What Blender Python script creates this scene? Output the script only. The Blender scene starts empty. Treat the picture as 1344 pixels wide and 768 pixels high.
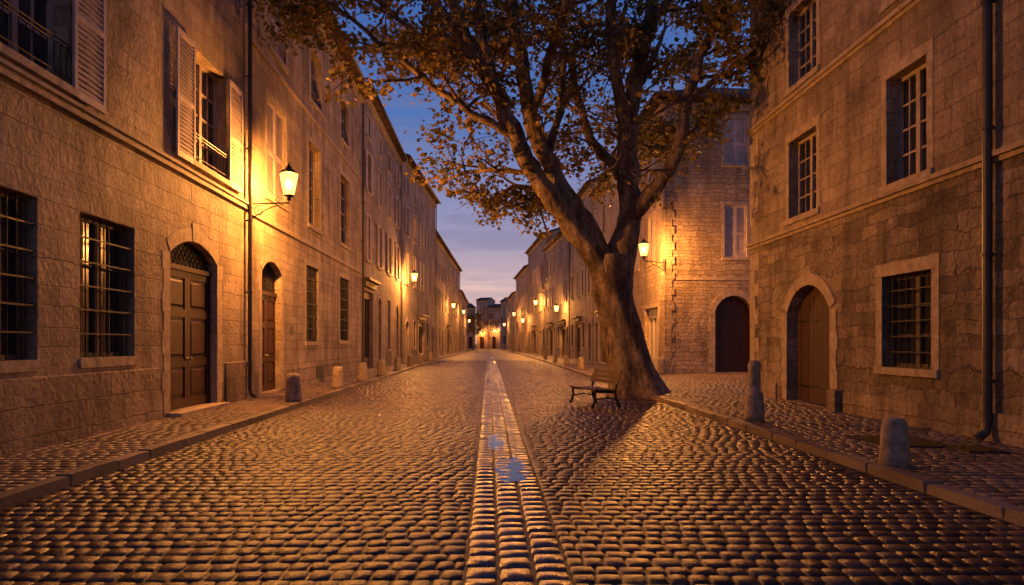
import bpy, math, random
import numpy as np
from mathutils import Vector, Matrix
R = random.Random(11)
NR = np.random.RandomState(5)
COL = bpy.context.scene.collection
CX, CY, F, CH = 642.0, 450.0, 896.0, 1.6
def PX(px, d): return (px-CX)*d/F
def PZ(py, d): return CH+(CY-py)*d/F

# ---------------------------------------------------------------- materials
def mat_new(name):
    m = bpy.data.materials.new(name); m.use_nodes = True
    nt = m.node_tree; nt.nodes.clear()
    out = nt.nodes.new('ShaderNodeOutputMaterial')
    b = nt.nodes.new('ShaderNodeBsdfPrincipled')
    nt.links.new(b.outputs[0], out.inputs[0])
    return m, nt, b, out
def N(nt, typ, **kw):
    n = nt.nodes.new(typ)
    for k, v in kw.items():
        if k in n.inputs: n.inputs[k].default_value = v
        else: setattr(n, k, v)
    return n
def L(nt, a, b): nt.links.new(a, b)
def math_(nt, op, a, b=None, clamp=False):
    n = nt.nodes.new('ShaderNodeMath'); n.operation = op; n.use_clamp = clamp
    for i, x in enumerate((a, b)):
        if x is None: continue
        if isinstance(x, (int, float)): n.inputs[i].default_value = x
        else: nt.links.new(x, n.inputs[i])
    return n.outputs[0]
def mixc(nt, f, a, b, mode='MIX'):
    n = nt.nodes.new('ShaderNodeMix'); n.data_type = 'RGBA'; n.blend_type = mode
    for i, x in ((0, f), (6, a), (7, b)):
        if isinstance(x, (int, float)): n.inputs[i].default_value = x
        elif isinstance(x, tuple): n.inputs[i].default_value = (*x, 1) if len(x) == 3 else x
        else: nt.links.new(x, n.inputs[i])
    return n.outputs[2]
def ramp(nt, x, stops):
    n = nt.nodes.new('ShaderNodeValToRGB')
    while len(n.color_ramp.elements) < len(stops): n.color_ramp.elements.new(0.5)
    for e, (p, c) in zip(n.color_ramp.elements, stops):
        e.position = p; e.color = (*c, 1) if len(c) == 3 else c
    nt.links.new(x, n.inputs[0]); return n.outputs[0]

def stone_mat(name, c1, c2, bw=.62, bh=.33, mortar=.010, bump=.02, rough=.8, warp=.025, pit=.5, mcol=None, stain=.5):
    m, nt, b, out = mat_new(name)
    uv = N(nt, 'ShaderNodeUVMap')
    geo = N(nt, 'ShaderNodeNewGeometry')
    # courses of uneven height and blocks of uneven length
    su = N(nt, 'ShaderNodeSeparateXYZ'); L(nt, uv.outputs[0], su.inputs[0])
    uu, vv = su.outputs[0], su.outputs[1]
    v2 = math_(nt, 'ADD', vv, math_(nt, 'MULTIPLY', math_(nt, 'SINE', math_(nt, 'MULTIPLY', vv, 3.1)), .085))
    v2 = math_(nt, 'ADD', v2, math_(nt, 'MULTIPLY', math_(nt, 'SINE', math_(nt, 'MULTIPLY', vv, 7.7)), .030))
    u2 = math_(nt, 'ADD', uu, math_(nt, 'MULTIPLY', math_(nt, 'SINE', math_(nt, 'MULTIPLY', uu, 1.9)), .17))
    u2 = math_(nt, 'ADD', u2, math_(nt, 'MULTIPLY', math_(nt, 'SINE', math_(nt, 'MULTIPLY', uu, 5.3)), .05))
    cu = N(nt, 'ShaderNodeCombineXYZ'); L(nt, u2, cu.inputs[0]); L(nt, v2, cu.inputs[1])
    nz = N(nt, 'ShaderNodeTexNoise', **{'Scale': 1.7, 'Detail': 3.0}); L(nt, geo.outputs['Position'], nz.inputs['Vector'])
    sub = N(nt, 'ShaderNodeVectorMath', operation='SUBTRACT'); L(nt, nz.outputs['Color'], sub.inputs[0]); sub.inputs[1].default_value = (.5, .5, .5)
    sc = N(nt, 'ShaderNodeVectorMath', operation='SCALE'); L(nt, sub.outputs[0], sc.inputs[0]); sc.inputs['Scale'].default_value = warp*4
    ad = N(nt, 'ShaderNodeVectorMath', operation='ADD'); L(nt, cu.outputs[0], ad.inputs[0]); L(nt, sc.outputs[0], ad.inputs[1])
    br = N(nt, 'ShaderNodeTexBrick', offset=.43, offset_frequency=2, squash=1.45, squash_frequency=3)
    br.inputs['Scale'].default_value = 1; br.inputs['Brick Width'].default_value = bw; br.inputs['Row Height'].default_value = bh
    br.inputs['Mortar Size'].default_value = mortar; br.inputs['Mortar Smooth'].default_value = .5
    br.inputs['Bias'].default_value = 0
    br.inputs['Color1'].default_value = (*c1, 1); br.inputs['Color2'].default_value = (*c2, 1)
    mc = mcol or tuple(x*.55 for x in c1); br.inputs['Mortar'].default_value = (*mc, 1)
    L(nt, ad.outputs[0], br.inputs['Vector'])
    n1 = N(nt, 'ShaderNodeTexNoise', **{'Scale': .55, 'Detail': 6.0, 'Roughness': .65}); L(nt, geo.outputs['Position'], n1.inputs['Vector'])
    mp = N(nt, 'ShaderNodeMapping'); mp.inputs['Scale'].default_value = (1.4, 1.4, .22); L(nt, geo.outputs['Position'], mp.inputs[0])
    n2 = N(nt, 'ShaderNodeTexNoise', **{'Scale': 1.6, 'Detail': 5.0}); L(nt, mp.outputs[0], n2.inputs['Vector'])
    n3 = N(nt, 'ShaderNodeTexNoise', **{'Scale': 14.0, 'Detail': 6.0, 'Roughness': .7}); L(nt, geo.outputs['Position'], n3.inputs['Vector'])
    s1 = ramp(nt, n1.outputs[0], [(.32, (1-stain, 1-stain*1.03, 1-stain*1.08)), (.6, (1, 1, 1))])
    s2 = ramp(nt, n2.outputs[0], [(.34, (1-stain*.9,)*3), (.54, (1, 1, 1))])
    s3 = ramp(nt, n3.outputs[0], [(.3, (.56, .51, .45)), (.58, (1.0, 1.0, 1.0))])
    c = mixc(nt, 1.0, br.outputs['Color'], s1, 'MULTIPLY'); c = mixc(nt, .9, c, s2, 'MULTIPLY'); c = mixc(nt, 1.0, c, s3, 'MULTIPLY')
    L(nt, c, b.inputs['Base Color']); b.inputs['Roughness'].default_value = rough; b.inputs['Specular IOR Level'].default_value = .35
    vo = N(nt, 'ShaderNodeTexVoronoi', **{'Scale': 9.0}); L(nt, geo.outputs['Position'], vo.inputs['Vector'])
    h = math_(nt, 'MULTIPLY', math_(nt, 'SUBTRACT', 1.0, br.outputs['Fac']), 1.0)
    bl = N(nt, 'ShaderNodeSeparateColor'); L(nt, br.outputs['Color'], bl.inputs[0])
    h = math_(nt, 'ADD', h, math_(nt, 'MULTIPLY', n3.outputs[0], pit*1.3))
    h = math_(nt, 'ADD', h, math_(nt, 'MULTIPLY', vo.outputs['Distance'], pit*.6))
    h = math_(nt, 'ADD', h, math_(nt, 'MULTIPLY', bl.outputs[0], 1.6))
    n4 = N(nt, 'ShaderNodeTexNoise', **{'Scale': 3.5, 'Detail': 3.0}); L(nt, geo.outputs['Position'], n4.inputs['Vector'])
    h = math_(nt, 'ADD', h, math_(nt, 'MULTIPLY', n4.outputs[0], pit*2.2))
    bp = N(nt, 'ShaderNodeBump'); bp.inputs['Distance'].default_value = bump; bp.inputs['Strength'].default_value = 1
    L(nt, h, bp.inputs['Height']); L(nt, bp.outputs[0], b.inputs['Normal'])
    return m

def plain_mat(name, col, rough=.6, metal=0, var=.35, scale=6, bump=.004, stretch=(1, 1, 1), spec=.5):
    m, nt, b, out = mat_new(name)
    tc = N(nt, 'ShaderNodeTexCoord'); mp = N(nt, 'ShaderNodeMapping'); mp.inputs['Scale'].default_value = stretch
    L(nt, tc.outputs['Object'], mp.inputs[0])
    n = N(nt, 'ShaderNodeTexNoise', **{'Scale': float(scale), 'Detail': 6.0, 'Roughness': .65}); L(nt, mp.outputs[0], n.inputs['Vector'])
    r = ramp(nt, n.outputs[0], [(.3, tuple(x*(1-var) for x in col)), (.7, tuple(min(1, x*(1+var*.6)) for x in col))])
    L(nt, r, b.inputs['Base Color']); b.inputs['Metallic'].default_value = metal
    rr = N(nt, 'ShaderNodeMapRange'); L(nt, n.outputs[0], rr.inputs[0]); rr.inputs[3].default_value = max(.05, rough-.12); rr.inputs[4].default_value = min(1, rough+.15)
    L(nt, rr.outputs[0], b.inputs['Roughness']); b.inputs['Specular IOR Level'].default_value = spec
    bp = N(nt, 'ShaderNodeBump'); bp.inputs['Distance'].default_value = bump; L(nt, n.outputs[0], bp.inputs['Height']); L(nt, bp.outputs[0], b.inputs['Normal'])
    return m

def cobble_mat(name, ca, cb, cc, r0=.22, r1=.55, bump=.006, spec=.5):
    m, nt, b, out = mat_new(name)
    at = N(nt, 'ShaderNodeAttribute', attribute_name='tone'); geo = N(nt, 'ShaderNodeNewGeometry')
    n1 = N(nt, 'ShaderNodeTexNoise', **{'Scale': 38.0, 'Detail': 5.0, 'Roughness': .7}); L(nt, geo.outputs['Position'], n1.inputs['Vector'])
    n2 = N(nt, 'ShaderNodeTexNoise', **{'Scale': .7, 'Detail': 4.0}); L(nt, geo.outputs['Position'], n2.inputs['Vector'])
    t = math_(nt, 'ADD', math_(nt, 'MULTIPLY', at.outputs['Fac'], .75), math_(nt, 'MULTIPLY', n1.outputs[0], .3))
    c = ramp(nt, t, [(.05, ca), (.5, cb), (.95, cc)])
    d = ramp(nt, n2.outputs[0], [(.3, (.5, .5, .5)), (.65, (1, 1, 1))])
    c = mixc(nt, 1.0, c, d, 'MULTIPLY'); L(nt, c, b.inputs['Base Color'])
    rr = math_(nt, 'ADD', math_(nt, 'MULTIPLY', n1.outputs[0], .22), math_(nt, 'MULTIPLY', n2.outputs[0], .35))
    rr = math_(nt, 'ADD', rr, math_(nt, 'MULTIPLY', at.outputs['Fac'], .14))
    mr = N(nt, 'ShaderNodeMapRange'); L(nt, rr, mr.inputs[0]); mr.inputs[1].default_value = .15; mr.inputs[2].default_value = .6
    mr.inputs[3].default_value = r0; mr.inputs[4].default_value = r1; L(nt, mr.outputs[0], b.inputs['Roughness'])
    n3 = N(nt, 'ShaderNodeTexNoise', **{'Scale': 16.0, 'Detail': 4.0}); L(nt, geo.outputs['Position'], n3.inputs['Vector'])
    hh = math_(nt, 'ADD', math_(nt, 'MULTIPLY', n1.outputs[0], .5), n3.outputs[0])
    bp = N(nt, 'ShaderNodeBump'); bp.inputs['Distance'].default_value = bump; bp.inputs['Strength'].default_value = .9; L(nt, hh, bp.inputs['Height']); L(nt, bp.outputs[0], b.inputs['Normal'])
    b.inputs['Specular IOR Level'].default_value = spec
    return m

def base_mat(name, col, bw, bh, rough=.4, bump=.02):
    m, nt, b, out = mat_new(name)
    uv = N(nt, 'ShaderNodeUVMap')
    br = N(nt, 'ShaderNodeTexBrick', offset=.5)
    br.inputs['Scale'].default_value = 1; br.inputs['Brick Width'].default_value = bw; br.inputs['Row Height'].default_value = bh
    br.inputs['Mortar Size'].default_value = .014; br.inputs['Mortar Smooth'].default_value = .9
    br.inputs['Color1'].default_value = (*col, 1); br.inputs['Color2'].default_value = (*[x*1.6 for x in col], 1); br.inputs['Mortar'].default_value = (*[x*.3 for x in col], 1)
    L(nt, uv.outputs[0], br.inputs['Vector']); L(nt, br.outputs['Color'], b.inputs['Base Color']); b.inputs['Roughness'].default_value = rough
    bp = N(nt, 'ShaderNodeBump'); bp.inputs['Distance'].default_value = bump; bp.inputs['Strength'].default_value = 1
    L(nt, math_(nt, 'SUBTRACT', 1.0, br.outputs['Fac']), bp.inputs['Height']); L(nt, bp.outputs[0], b.inputs['Normal'])
    b.inputs['Specular IOR Level'].default_value = .35
    return m

M = {}
M['ashlar'] = stone_mat('ashlar_limestone', (.56, .44, .30), (.40, .305, .205), .74, .36, .008, .018, .82, .018, .7)
M['ashlar2'] = stone_mat('ashlar_pale', (.56, .44, .30), (.41, .315, .21), .64, .32, .008, .017, .82, .02, .7)
M['ashlar3'] = stone_mat('ashlar_grey', (.48, .40, .32), (.38, .31, .24), .55, .3, .008, .012, .85, .02, .3)
M['rough'] = stone_mat('rough_limestone', (.54, .42, .28), (.27, .2, .13), .5, .28, .013, .042, .85, .075, 1.0, stain=.5)
M['upper'] = stone_mat('upper_limestone', (.52, .405, .28), (.38, .29, .195), .54, .3, .008, .022, .85, .03, .8)
M['rubble'] = stone_mat('rubble_limestone', (.56, .44, .3), (.4, .3, .2), .34, .19, .012, .02, .88, .06, .6, stain=.4)
M['render'] = stone_mat('rendered_plaster', (.5, .43, .35), (.49, .42, .34), 3.0, 2.9, .001, .008, .9, .02, .4)
M['render2'] = stone_mat('ochre_plaster', (.5, .39, .28), (.49, .38, .27), 3.0, 2.9, .001, .008, .9, .02, .4)
M['plinth'] = stone_mat('plinth_stone', (.48, .37, .25), (.33, .25, .17), .85, .38, .010, .028, .85, .03, .7)
M['trim'] = plain_mat('dressed_stone', (.43, .335, .225), .8, var=.45, scale=5, bump=.02)
M['bollard'] = plain_mat('bollard_stone', (.36, .28, .19), .8, var=.5, scale=9, bump=.03)
M['iron'] = plain_mat('black_iron', (.025, .022, .02), .5, .3)
M['pipe'] = plain_mat('downpipe_zinc', (.07, .06, .05), .5, .5, bump=.001)
M['pipe2'] = plain_mat('pale_downpipe', (.25, .23, .2), .5, .2)
M['wood'] = plain_mat('brown_door_wood', (.052, .014, .008), .45, var=.45, scale=7, bump=.006, stretch=(6, 6, .6), spec=.35)
M['wood2'] = plain_mat('weathered_gate_wood', (.08, .036, .022), .6, var=.5, scale=7, bump=.01, stretch=(6, 6, .5))
M['oak'] = plain_mat('bench_wood', (.05, .023, .016), .4, var=.5, scale=5, bump=.004, stretch=(6, .6, 6))
M['shutter'] = plain_mat('shutter_paint', (.5, .41, .35), .65, var=.3, scale=4, bump=.003)
M['shutter2'] = plain_mat('grey_shutter_paint', (.4, .37, .35), .65, var=.3, scale=4, bump=.003)
M['frame'] = plain_mat('window_paint', (.42, .33, .25), .55, var=.3, bump=.002)
M['framed'] = plain_mat('dark_window_paint', (.12, .085, .06), .55, var=.3, bump=.002)
M['glass'] = plain_mat('dark_window_glass', (.02, .02, .026), .1, var=.3, scale=1.5, bump=.006, spec=1.0)
M['shop'] = plain_mat('shopfront_paint', (.09, .055, .04), .5, var=.3)
M['shopw'] = plain_mat('pale_shopfront_paint', (.42, .38, .34), .5, var=.2)
M['tile'] = stone_mat('roof_tiles', (.26, .14, .09), (.19, .1, .07), .2, .35, .02, .05, .85, .01, .4)
M['rafter'] = plain_mat('rafter_wood', (.13, .08, .05), .8, var=.4)
M['brass'] = plain_mat('brass', (.4, .3, .15), .35, .8)
M['cover'] = plain_mat('cast_iron_plate', (.03, .025, .022), .4, .4, scale=20, bump=.01)
M['cobble'] = cobble_mat('cobbles', (.030, .017, .013), (.078, .045, .034), (.15, .092, .07), .30, .56, .014, .34)
M['strip'] = cobble_mat('channel_setts', (.05, .042, .039), (.095, .082, .078), (.16, .14, .132), .16, .40, .008, .45)
M['paver'] = cobble_mat('pavers', (.09, .06, .044), (.17, .118, .087), (.26, .185, .135), .4, .75, .006, .35)
M['kerb'] = cobble_mat('kerb_stone', (.16, .12, .088), (.24, .18, .13), (.32, .245, .18), .4, .75, .012, .35)
M['base'] = base_mat('joint_bed', (.032, .021, .016), .19, .2, .55, .012)
M['pbase'] = base_mat('paver_bed', (.08, .06, .043), .22, .19, .6, .01)
m, nt, b, out = mat_new('puddle_water'); b.inputs['Base Color'].default_value = (.02, .018, .018, 1); b.inputs['Roughness'].default_value = .05
geo = N(nt, 'ShaderNodeNewGeometry'); nz = N(nt, 'ShaderNodeTexNoise', **{'Scale': 9.0, 'Detail': 3.0}); L(nt, geo.outputs['Position'], nz.inputs['Vector'])
bp = N(nt, 'ShaderNodeBump'); bp.inputs['Distance'].default_value = .004; L(nt, nz.outputs[0], bp.inputs['Height']); L(nt, bp.outputs[0], b.inputs['Normal']); M['water'] = m
m, nt, b, out = mat_new('plane_bark')
tc = N(nt, 'ShaderNodeTexCoord'); mp = N(nt, 'ShaderNodeMapping'); mp.inputs['Scale'].default_value = (1, 1, .45); L(nt, tc.outputs['Object'], mp.inputs[0])
n1 = N(nt, 'ShaderNodeTexNoise', **{'Scale': 3.0, 'Detail': 4.0}); L(nt, mp.outputs[0], n1.inputs['Vector'])
v1 = N(nt, 'ShaderNodeTexVoronoi', **{'Scale': 6.0}); v1.distance = 'CHEBYCHEV'; L(nt, mp.outputs[0], v1.inputs['Vector'])
n2 = N(nt, 'ShaderNodeTexNoise', **{'Scale': 11.0, 'Detail': 8.0, 'Roughness': .75, 'Distortion': .6}); L(nt, mp.outputs[0], n2.inputs['Vector'])
c = ramp(nt, math_(nt, 'ADD', math_(nt, 'MULTIPLY', n1.outputs[0], .5), math_(nt, 'MULTIPLY', n2.outputs[0], .5)), [(.38, (.06, .042, .028)), (.48, (.19, .135, .085)), (.6, (.42, .32, .21))])
L(nt, c, b.inputs['Base Color']); b.inputs['Roughness'].default_value = .9; b.inputs['Specular IOR Level'].default_value = .25
h = math_(nt, 'ADD', n2.outputs[0], math_(nt, 'MULTIPLY', v1.outputs['Distance'], .5))
h = math_(nt, 'ADD', h, math_(nt, 'MULTIPLY', n1.outputs[0], .8))
bp = N(nt, 'ShaderNodeBump'); bp.inputs['Distance'].default_value = .14; L(nt, h, bp.inputs['Height']); L(nt, bp.outputs[0], b.inputs['Normal'])
M['bark'] = m
def leaf_mat(name, a, b_, c_):
    m, nt, b, out = mat_new(name)
    at = N(nt, 'ShaderNodeAttribute', attribute_name='tone')
    c = ramp(nt, at.outputs['Fac'], [(0, a), (.5, b_), (1, c_)])
    L(nt, c, b.inputs['Base Color']); b.inputs['Roughness'].default_value = .6; b.inputs['Specular IOR Level'].default_value = .3
    tr = N(nt, 'ShaderNodeBsdfTranslucent'); L(nt, c, tr.inputs[0])
    mx = N(nt, 'ShaderNodeMixShader'); mx.inputs[0].default_value = .45
    L(nt, b.outputs[0], mx.inputs[1]); L(nt, tr.outputs[0], mx.inputs[2]); L(nt, mx.outputs[0], out.inputs[0])
    return m
M['leaf'] = leaf_mat('plane_leaves', (.09, .10, .024), (.21, .165, .038), (.38, .23, .05))
M['dleaf'] = leaf_mat('fallen_leaf', (.1, .05, .015), (.2, .1, .03), (.3, .17, .05))
m, nt, b, out = mat_new('lit_lantern_glass')
em = N(nt, 'ShaderNodeEmission'); em.inputs[0].default_value = (1, .45, .09, 1); em.inputs[1].default_value = 6
tr = N(nt, 'ShaderNodeBsdfTransparent'); mx = N(nt, 'ShaderNodeMixShader'); mx.inputs[0].default_value = .5
L(nt, tr.outputs[0], mx.inputs[1]); L(nt, em.outputs[0], mx.inputs[2]); L(nt, mx.outputs[0], out.inputs[0]); M['lglass'] = m
m, nt, b, out = mat_new('lit_bulb')
em = N(nt, 'ShaderNodeEmission'); em.inputs[0].default_value = (1, .7, .3, 1); em.inputs[1].default_value = 60; L(nt, em.outputs[0], out.inputs[0]); M['bulb'] = m

# ---------------------------------------------------------------- mesh builder
def wloc(o):
    v = Vector((0, 0, 0))
    while o: v += o.location; o = o.parent
    return v
class MB:
    def __init__(s): s.v = []; s.f = []
    def poly(s, *pts):
        n = len(s.v); s.v += [tuple(p) for p in pts]; s.f.append(tuple(range(n, n+len(pts))))
    def hexa(s, p):
        n = len(s.v); s.v += [tuple(q) for q in p]
        for a in ((0,1,2,3),(7,6,5,4),(0,4,5,1),(1,5,6,2),(2,6,7,3),(3,7,4,0)): s.f.append(tuple(n+i for i in a))
    def box(s, x0, x1, y0, y1, z0, z1):
        s.hexa([(x0,y0,z0),(x1,y0,z0),(x1,y1,z0),(x0,y1,z0),(x0,y0,z1),(x1,y0,z1),(x1,y1,z1),(x0,y1,z1)])
    def fbox(s, fr, s0, s1, z0, z1, o0, o1):
        P = fr.p
        s.hexa([P(s0,z0,o0),P(s1,z0,o0),P(s1,z1,o0),P(s0,z1,o0),P(s0,z0,o1),P(s1,z0,o1),P(s1,z1,o1),P(s0,z1,o1)])
        return s
    def tube(s, pts, rad, n=8, cap=True):
        pts = [Vector(p) for p in pts]
        if isinstance(rad, (int, float)): rad = [rad]*len(pts)
        base = len(s.v); ref = None
        for i, p in enumerate(pts):
            t = (pts[min(i+1, len(pts)-1)]-pts[max(i-1, 0)])
            if t.length < 1e-6: t = Vector((0,0,1))
            t.normalize()
            if ref is None:
                ref = Vector((1,0,0)) if abs(t.x) < .8 else Vector((0,1,0))
            u = (ref-t*ref.dot(t)).normalized(); ref = u; w = t.cross(u)
            for k in range(n):
                a = 2*math.pi*k/n; s.v.append(tuple(p+(u*math.cos(a)+w*math.sin(a))*rad[i]))
        for i in range(len(pts)-1):
            for k in range(n):
                a = base+i*n+k; b_ = base+i*n+(k+1)%n
                s.f.append((a, b_, b_+n, a+n))
        if cap:
            s.f.append(tuple(base+k for k in range(n))[::-1]); s.f.append(tuple(base+(len(pts)-1)*n+k for k in range(n)))
    def lathe(s, c, prof, n=16, jit=0):
        base = len(s.v)
        for r, z in prof:
            for k in range(n):
                a = 2*math.pi*(k+.5)/n; q = r*(1+R.uniform(-jit, jit)); s.v.append((c[0]+q*math.cos(a), c[1]+q*math.sin(a), c[2]+z))
        for i in range(len(prof)-1):
            for k in range(n):
                a = base+i*n+k; b_ = base+i*n+(k+1)%n; s.f.append((a, b_, b_+n, a+n))
        s.f.append(tuple(base+(len(prof)-1)*n+k for k in range(n))); s.f.append(tuple(base+k for k in range(n))[::-1])
    def build(s, name, mat, parent=None, smooth=False):
        off = wloc(parent)
        me = bpy.data.meshes.new(name)
        me.from_pydata([(a-off.x, b_-off.y, c_-off.z) for a, b_, c_ in s.v], [], s.f)
        uvl = me.uv_layers.new(name='UVMap').data
        V = s.v
        for pi, pl in enumerate(me.polygons):
            n = pl.normal
            if abs(n.z) > .7:
                for li in pl.loop_indices:
                    v = V[me.loops[li].vertex_index]; uvl[li].uv = (v[0], v[1])
            else:
                l = math.hypot(n.x, n.y) or 1; tx, ty = -n.y/l, n.x/l
                if abs(ty) > abs(tx):
                    if ty < 0: tx, ty = -tx, -ty
                elif tx < 0: tx, ty = -tx, -ty
                for li in pl.loop_indices:
                    v = V[me.loops[li].vertex_index]; uvl[li].uv = (v[0]*tx+v[1]*ty, v[2])
        if smooth: me.polygons.foreach_set('use_smooth', [True]*len(me.polygons))
        me.materials.append(mat)
        o = bpy.data.objects.new(name, me); COL.objects.link(o)
        if parent: o.parent = parent
        return o
def thing(name, label, cat, loc=(0,0,0), group=None):
    o = bpy.data.objects.new(name, None); COL.objects.link(o); o.location = loc; o.empty_display_size = .2
    o['label'] = label; o['category'] = cat
    if group: o['group'] = group
    return o
def tag(o, label, cat, group=None):
    o['label'] = label; o['category'] = cat
    if group: o['group'] = group
    return o
class Fr:
    def __init__(s, A, B, side):
        s.A = Vector(A); s.B = Vector(B); s.t = (s.B-s.A); s.L = s.t.length; s.t.normalize()
        s.n = Vector((s.t.y, -s.t.x)) if side == 'L' else Vector((-s.t.y, s.t.x))
    def p(s, a, z, o): q = s.A+s.t*a+s.n*o; return (q.x, q.y, z)
    def y(s, y): return (y-s.A.y)/s.t.y
    def x(s, x): return (x-s.A.x)/s.t.x

def arcpts(s0, s1, z1, a, n=12, extra=0):
    hw = (s1-s0)/2; Rr = (hw*hw+a*a)/(2*a); cz = z1-Rr; sc = (s0+s1)/2
    th = math.asin(min(1, hw/Rr))
    return [(sc+(Rr+extra)*math.sin(-th+2*th*i/n), cz+(Rr+extra)*math.cos(-th+2*th*i/n)) for i in range(n+1)]
def arcz(s, s0, s1, z1, a):
    hw = (s1-s0)/2; Rr = (hw*hw+a*a)/(2*a); cz = z1-Rr; d = s-(s0+s1)/2
    return cz+math.sqrt(max(0, Rr*Rr-d*d))

def facade(mb, fr, H, ops, z0=0.0, s0=0.005, s1=None):
    s1 = fr.L-.005 if s1 is None else s1
    ss = sorted({s0, s1} | {o['s0'] for o in ops} | {o['s1'] for o in ops}); zs = sorted({z0, H} | {max(z0, o['z0']) for o in ops} | {o['z1'] for o in ops})
    ss = [a for a in ss if s0 <= a <= s1]; zs = [a for a in zs if a <= H]
    P = fr.p
    for i in range(len(ss)-1):
        for j in range(len(zs)-1):
            cs, cz = (ss[i]+ss[i+1])/2, (zs[j]+zs[j+1])/2
            if any(o['s0'] < cs < o['s1'] and o['z0'] < cz < o['z1'] for o in ops): continue
            mb.poly(P(ss[i],zs[j],0), P(ss[i+1],zs[j],0), P(ss[i+1],zs[j+1],0), P(ss[i],zs[j+1],0))
    for o in ops:
        a, b_, c, d, r, ar = o['s0'], o['s1'], o['z0'], o['z1'], o.get('r', .28), o.get('arch', 0)
        sp = d-ar
        mb.poly(P(a,c,0),P(b_,c,0),P(b_,c,-r),P(a,c,-r))
        mb.poly(P(a,c,0),P(a,sp,0),P(a,sp,-r),P(a,c,-r)); mb.poly(P(b_,c,0),P(b_,sp,0),P(b_,sp,-r),P(b_,c,-r))
        if ar:
            ap = arcpts(a, b_, d, ar)
            for k in range(len(ap)-1):
                (u0,w0),(u1,w1) = ap[k], ap[k+1]
                mb.poly(P(u0,w0,0),P(u1,w1,0),P(u1,d,0),P(u0,d,0)) if max(abs(d-w0),abs(d-w1)) > 1e-4 else None
                mb.poly(P(u0,w0,0),P(u1,w1,0),P(u1,w1,-r),P(u0,w0,-r))
        else: mb.poly(P(a,d,0),P(b_,d,0),P(b_,d,-r),P(a,d,-r))

def trim_rect(rt, fr, o, w=.2, pr=.035, sill=True, alt=False):
    mb = MB()
    a, b_, c, d = o['s0'], o['s1'], o['z0'], o['z1']
    z = c
    k = 0
    while z < d-.02:
        h = min(R.uniform(.42, .6), d-z); ww = w*(1.25 if k % 2 else .85) if alt else w*R.uniform(.97, 1.03)
        mb.fbox(fr, a-ww, a, z+.002, z+h-.002, .001, pr+R.uniform(-.003, .003)); mb.fbox(fr, b_, b_+ww, z+.002, z+h-.002, .001, pr+R.uniform(-.003, .003)); z += h; k += 1
    mb.fbox(fr, a-w*1.05, b_+w*1.05, d+.002, d+w*1.2, .001, pr+.004)
    if sill: mb.fbox(fr, a-w*1.05, b_+w*1.05, c-.14, c-.002, .001, pr+.045)
    mb.build('window_surround', M['trim'], rt)
def trim_arch(rt, fr, o, w=.3, pr=.04, n=9, key=False):
    mb = MB()
    a, b_, c, d, ar = o['s0'], o['s1'], o['z0'], o['z1'], o['arch']
    sp = d-ar; z = c; k = 0
    while z < sp-.02:
        h = min(R.uniform(.36, .46), sp-z); ww = w*(1.2 if k % 2 else .98)
        mb.fbox(fr, a-ww, a, z+.003, z+h-.003, .001, pr+R.uniform(-.004, .004)); mb.fbox(fr, b_, b_+ww, z+.003, z+h-.003, .001, pr+R.uniform(-.004, .004)); z += h; k += 1
    ip = arcpts(a, b_, d, ar, n); P = fr.p
    for k in range(n):
        e = w*(1.0 if k != n//2 else (1.45 if key else 1.0))
        i0, i1 = ip[k], ip[k+1]; op = arcpts(a, b_, d, ar, n, e); o0, o1 = op[k], op[k+1]
        g = .012
        def lerp(p, q, f): return (p[0]+(q[0]-p[0])*f, p[1]+(q[1]-p[1])*f)
        i0, i1 = lerp(i0, i1, g), lerp(i1, i0, g); o0, o1 = lerp(o0, o1, g), lerp(o1, o0, g)
        q = pr+R.uniform(-.004, .004)+(.01 if key and k == n//2 else 0)
        pts = [i0, i1, o1, o0]
        mb.hexa([P(u, v, .001) for u, v in pts]+[P(u, v, q) for u, v in pts])
    mb.build('door_surround', M['trim'], rt)

def archfill(mb, fr, s0, s1, z0, z1, a, o):
    ap = arcpts(s0, s1, z1, a)
    for k in range(len(ap)-1):
        (u0,w0),(u1,w1) = ap[k], ap[k+1]
        mb.poly(fr.p(u0,z0,o),fr.p(u1,z0,o),fr.p(u1,w1,o),fr.p(u0,w0,o))

def window(rt, fr, o, rows=3, fm='frame', grille=None, far=False):
    a, b_, c, d, r = o['s0'], o['s1'], o['z0'], o['z1'], o.get('r', .28)
    f = MB(); o0, o1 = -r+.012, -r+.07; e = .075
    f.fbox(fr, a, a+e, c, d, o0, o1); f.fbox(fr, b_-e, b_, c, d, o0, o1)
    f.fbox(fr, a+e, b_-e, c, c+e, o0, o1); f.fbox(fr, a+e, b_-e, d-e, d, o0, o1)
    m = (a+b_)/2; f.fbox(fr, m-.06, m+.06, c+e, d-e, o0, o1+.01)
    for k in range(1, rows):
        z = c+e+(d-c-2*e)*k/rows; f.fbox(fr, a+e, m-.06, z-.02, z+.02, o0, o1-.015); f.fbox(fr, m+.06, b_-e, z-.02, z+.02, o0, o1-.015)
    if not far and rows > 2:
        for q in ((a+m)/2, (b_+m)/2): f.fbox(fr, q-.014, q+.014, c+e, d-e, o0+.002, o1-.018)
    w = f.build('window', M[fm], rt)
    g = MB(); g.poly(fr.p(a,c,-r+.02), fr.p(b_,c,-r+.02), fr.p(b_,d,-r+.02), fr.p(a,d,-r+.02)); g.build('pane', M['glass'], w)
    if grille:
        g = MB(); go = grille; n = max(4, int((b_-a)/.19))
        for k in range(1, n):
            s = a+(b_-a)*k/n; g.tube([fr.p(s, c+.02, go), fr.p(s, d-.02, go)], .014, 6)
        for k in range(1, 6):
            z = c+(d-c)*k/6; g.fbox(fr, a, b_, z-.012, z+.012, go-.012, go+.012)
        g.build('grille', M['iron'], w)
    return w
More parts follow.
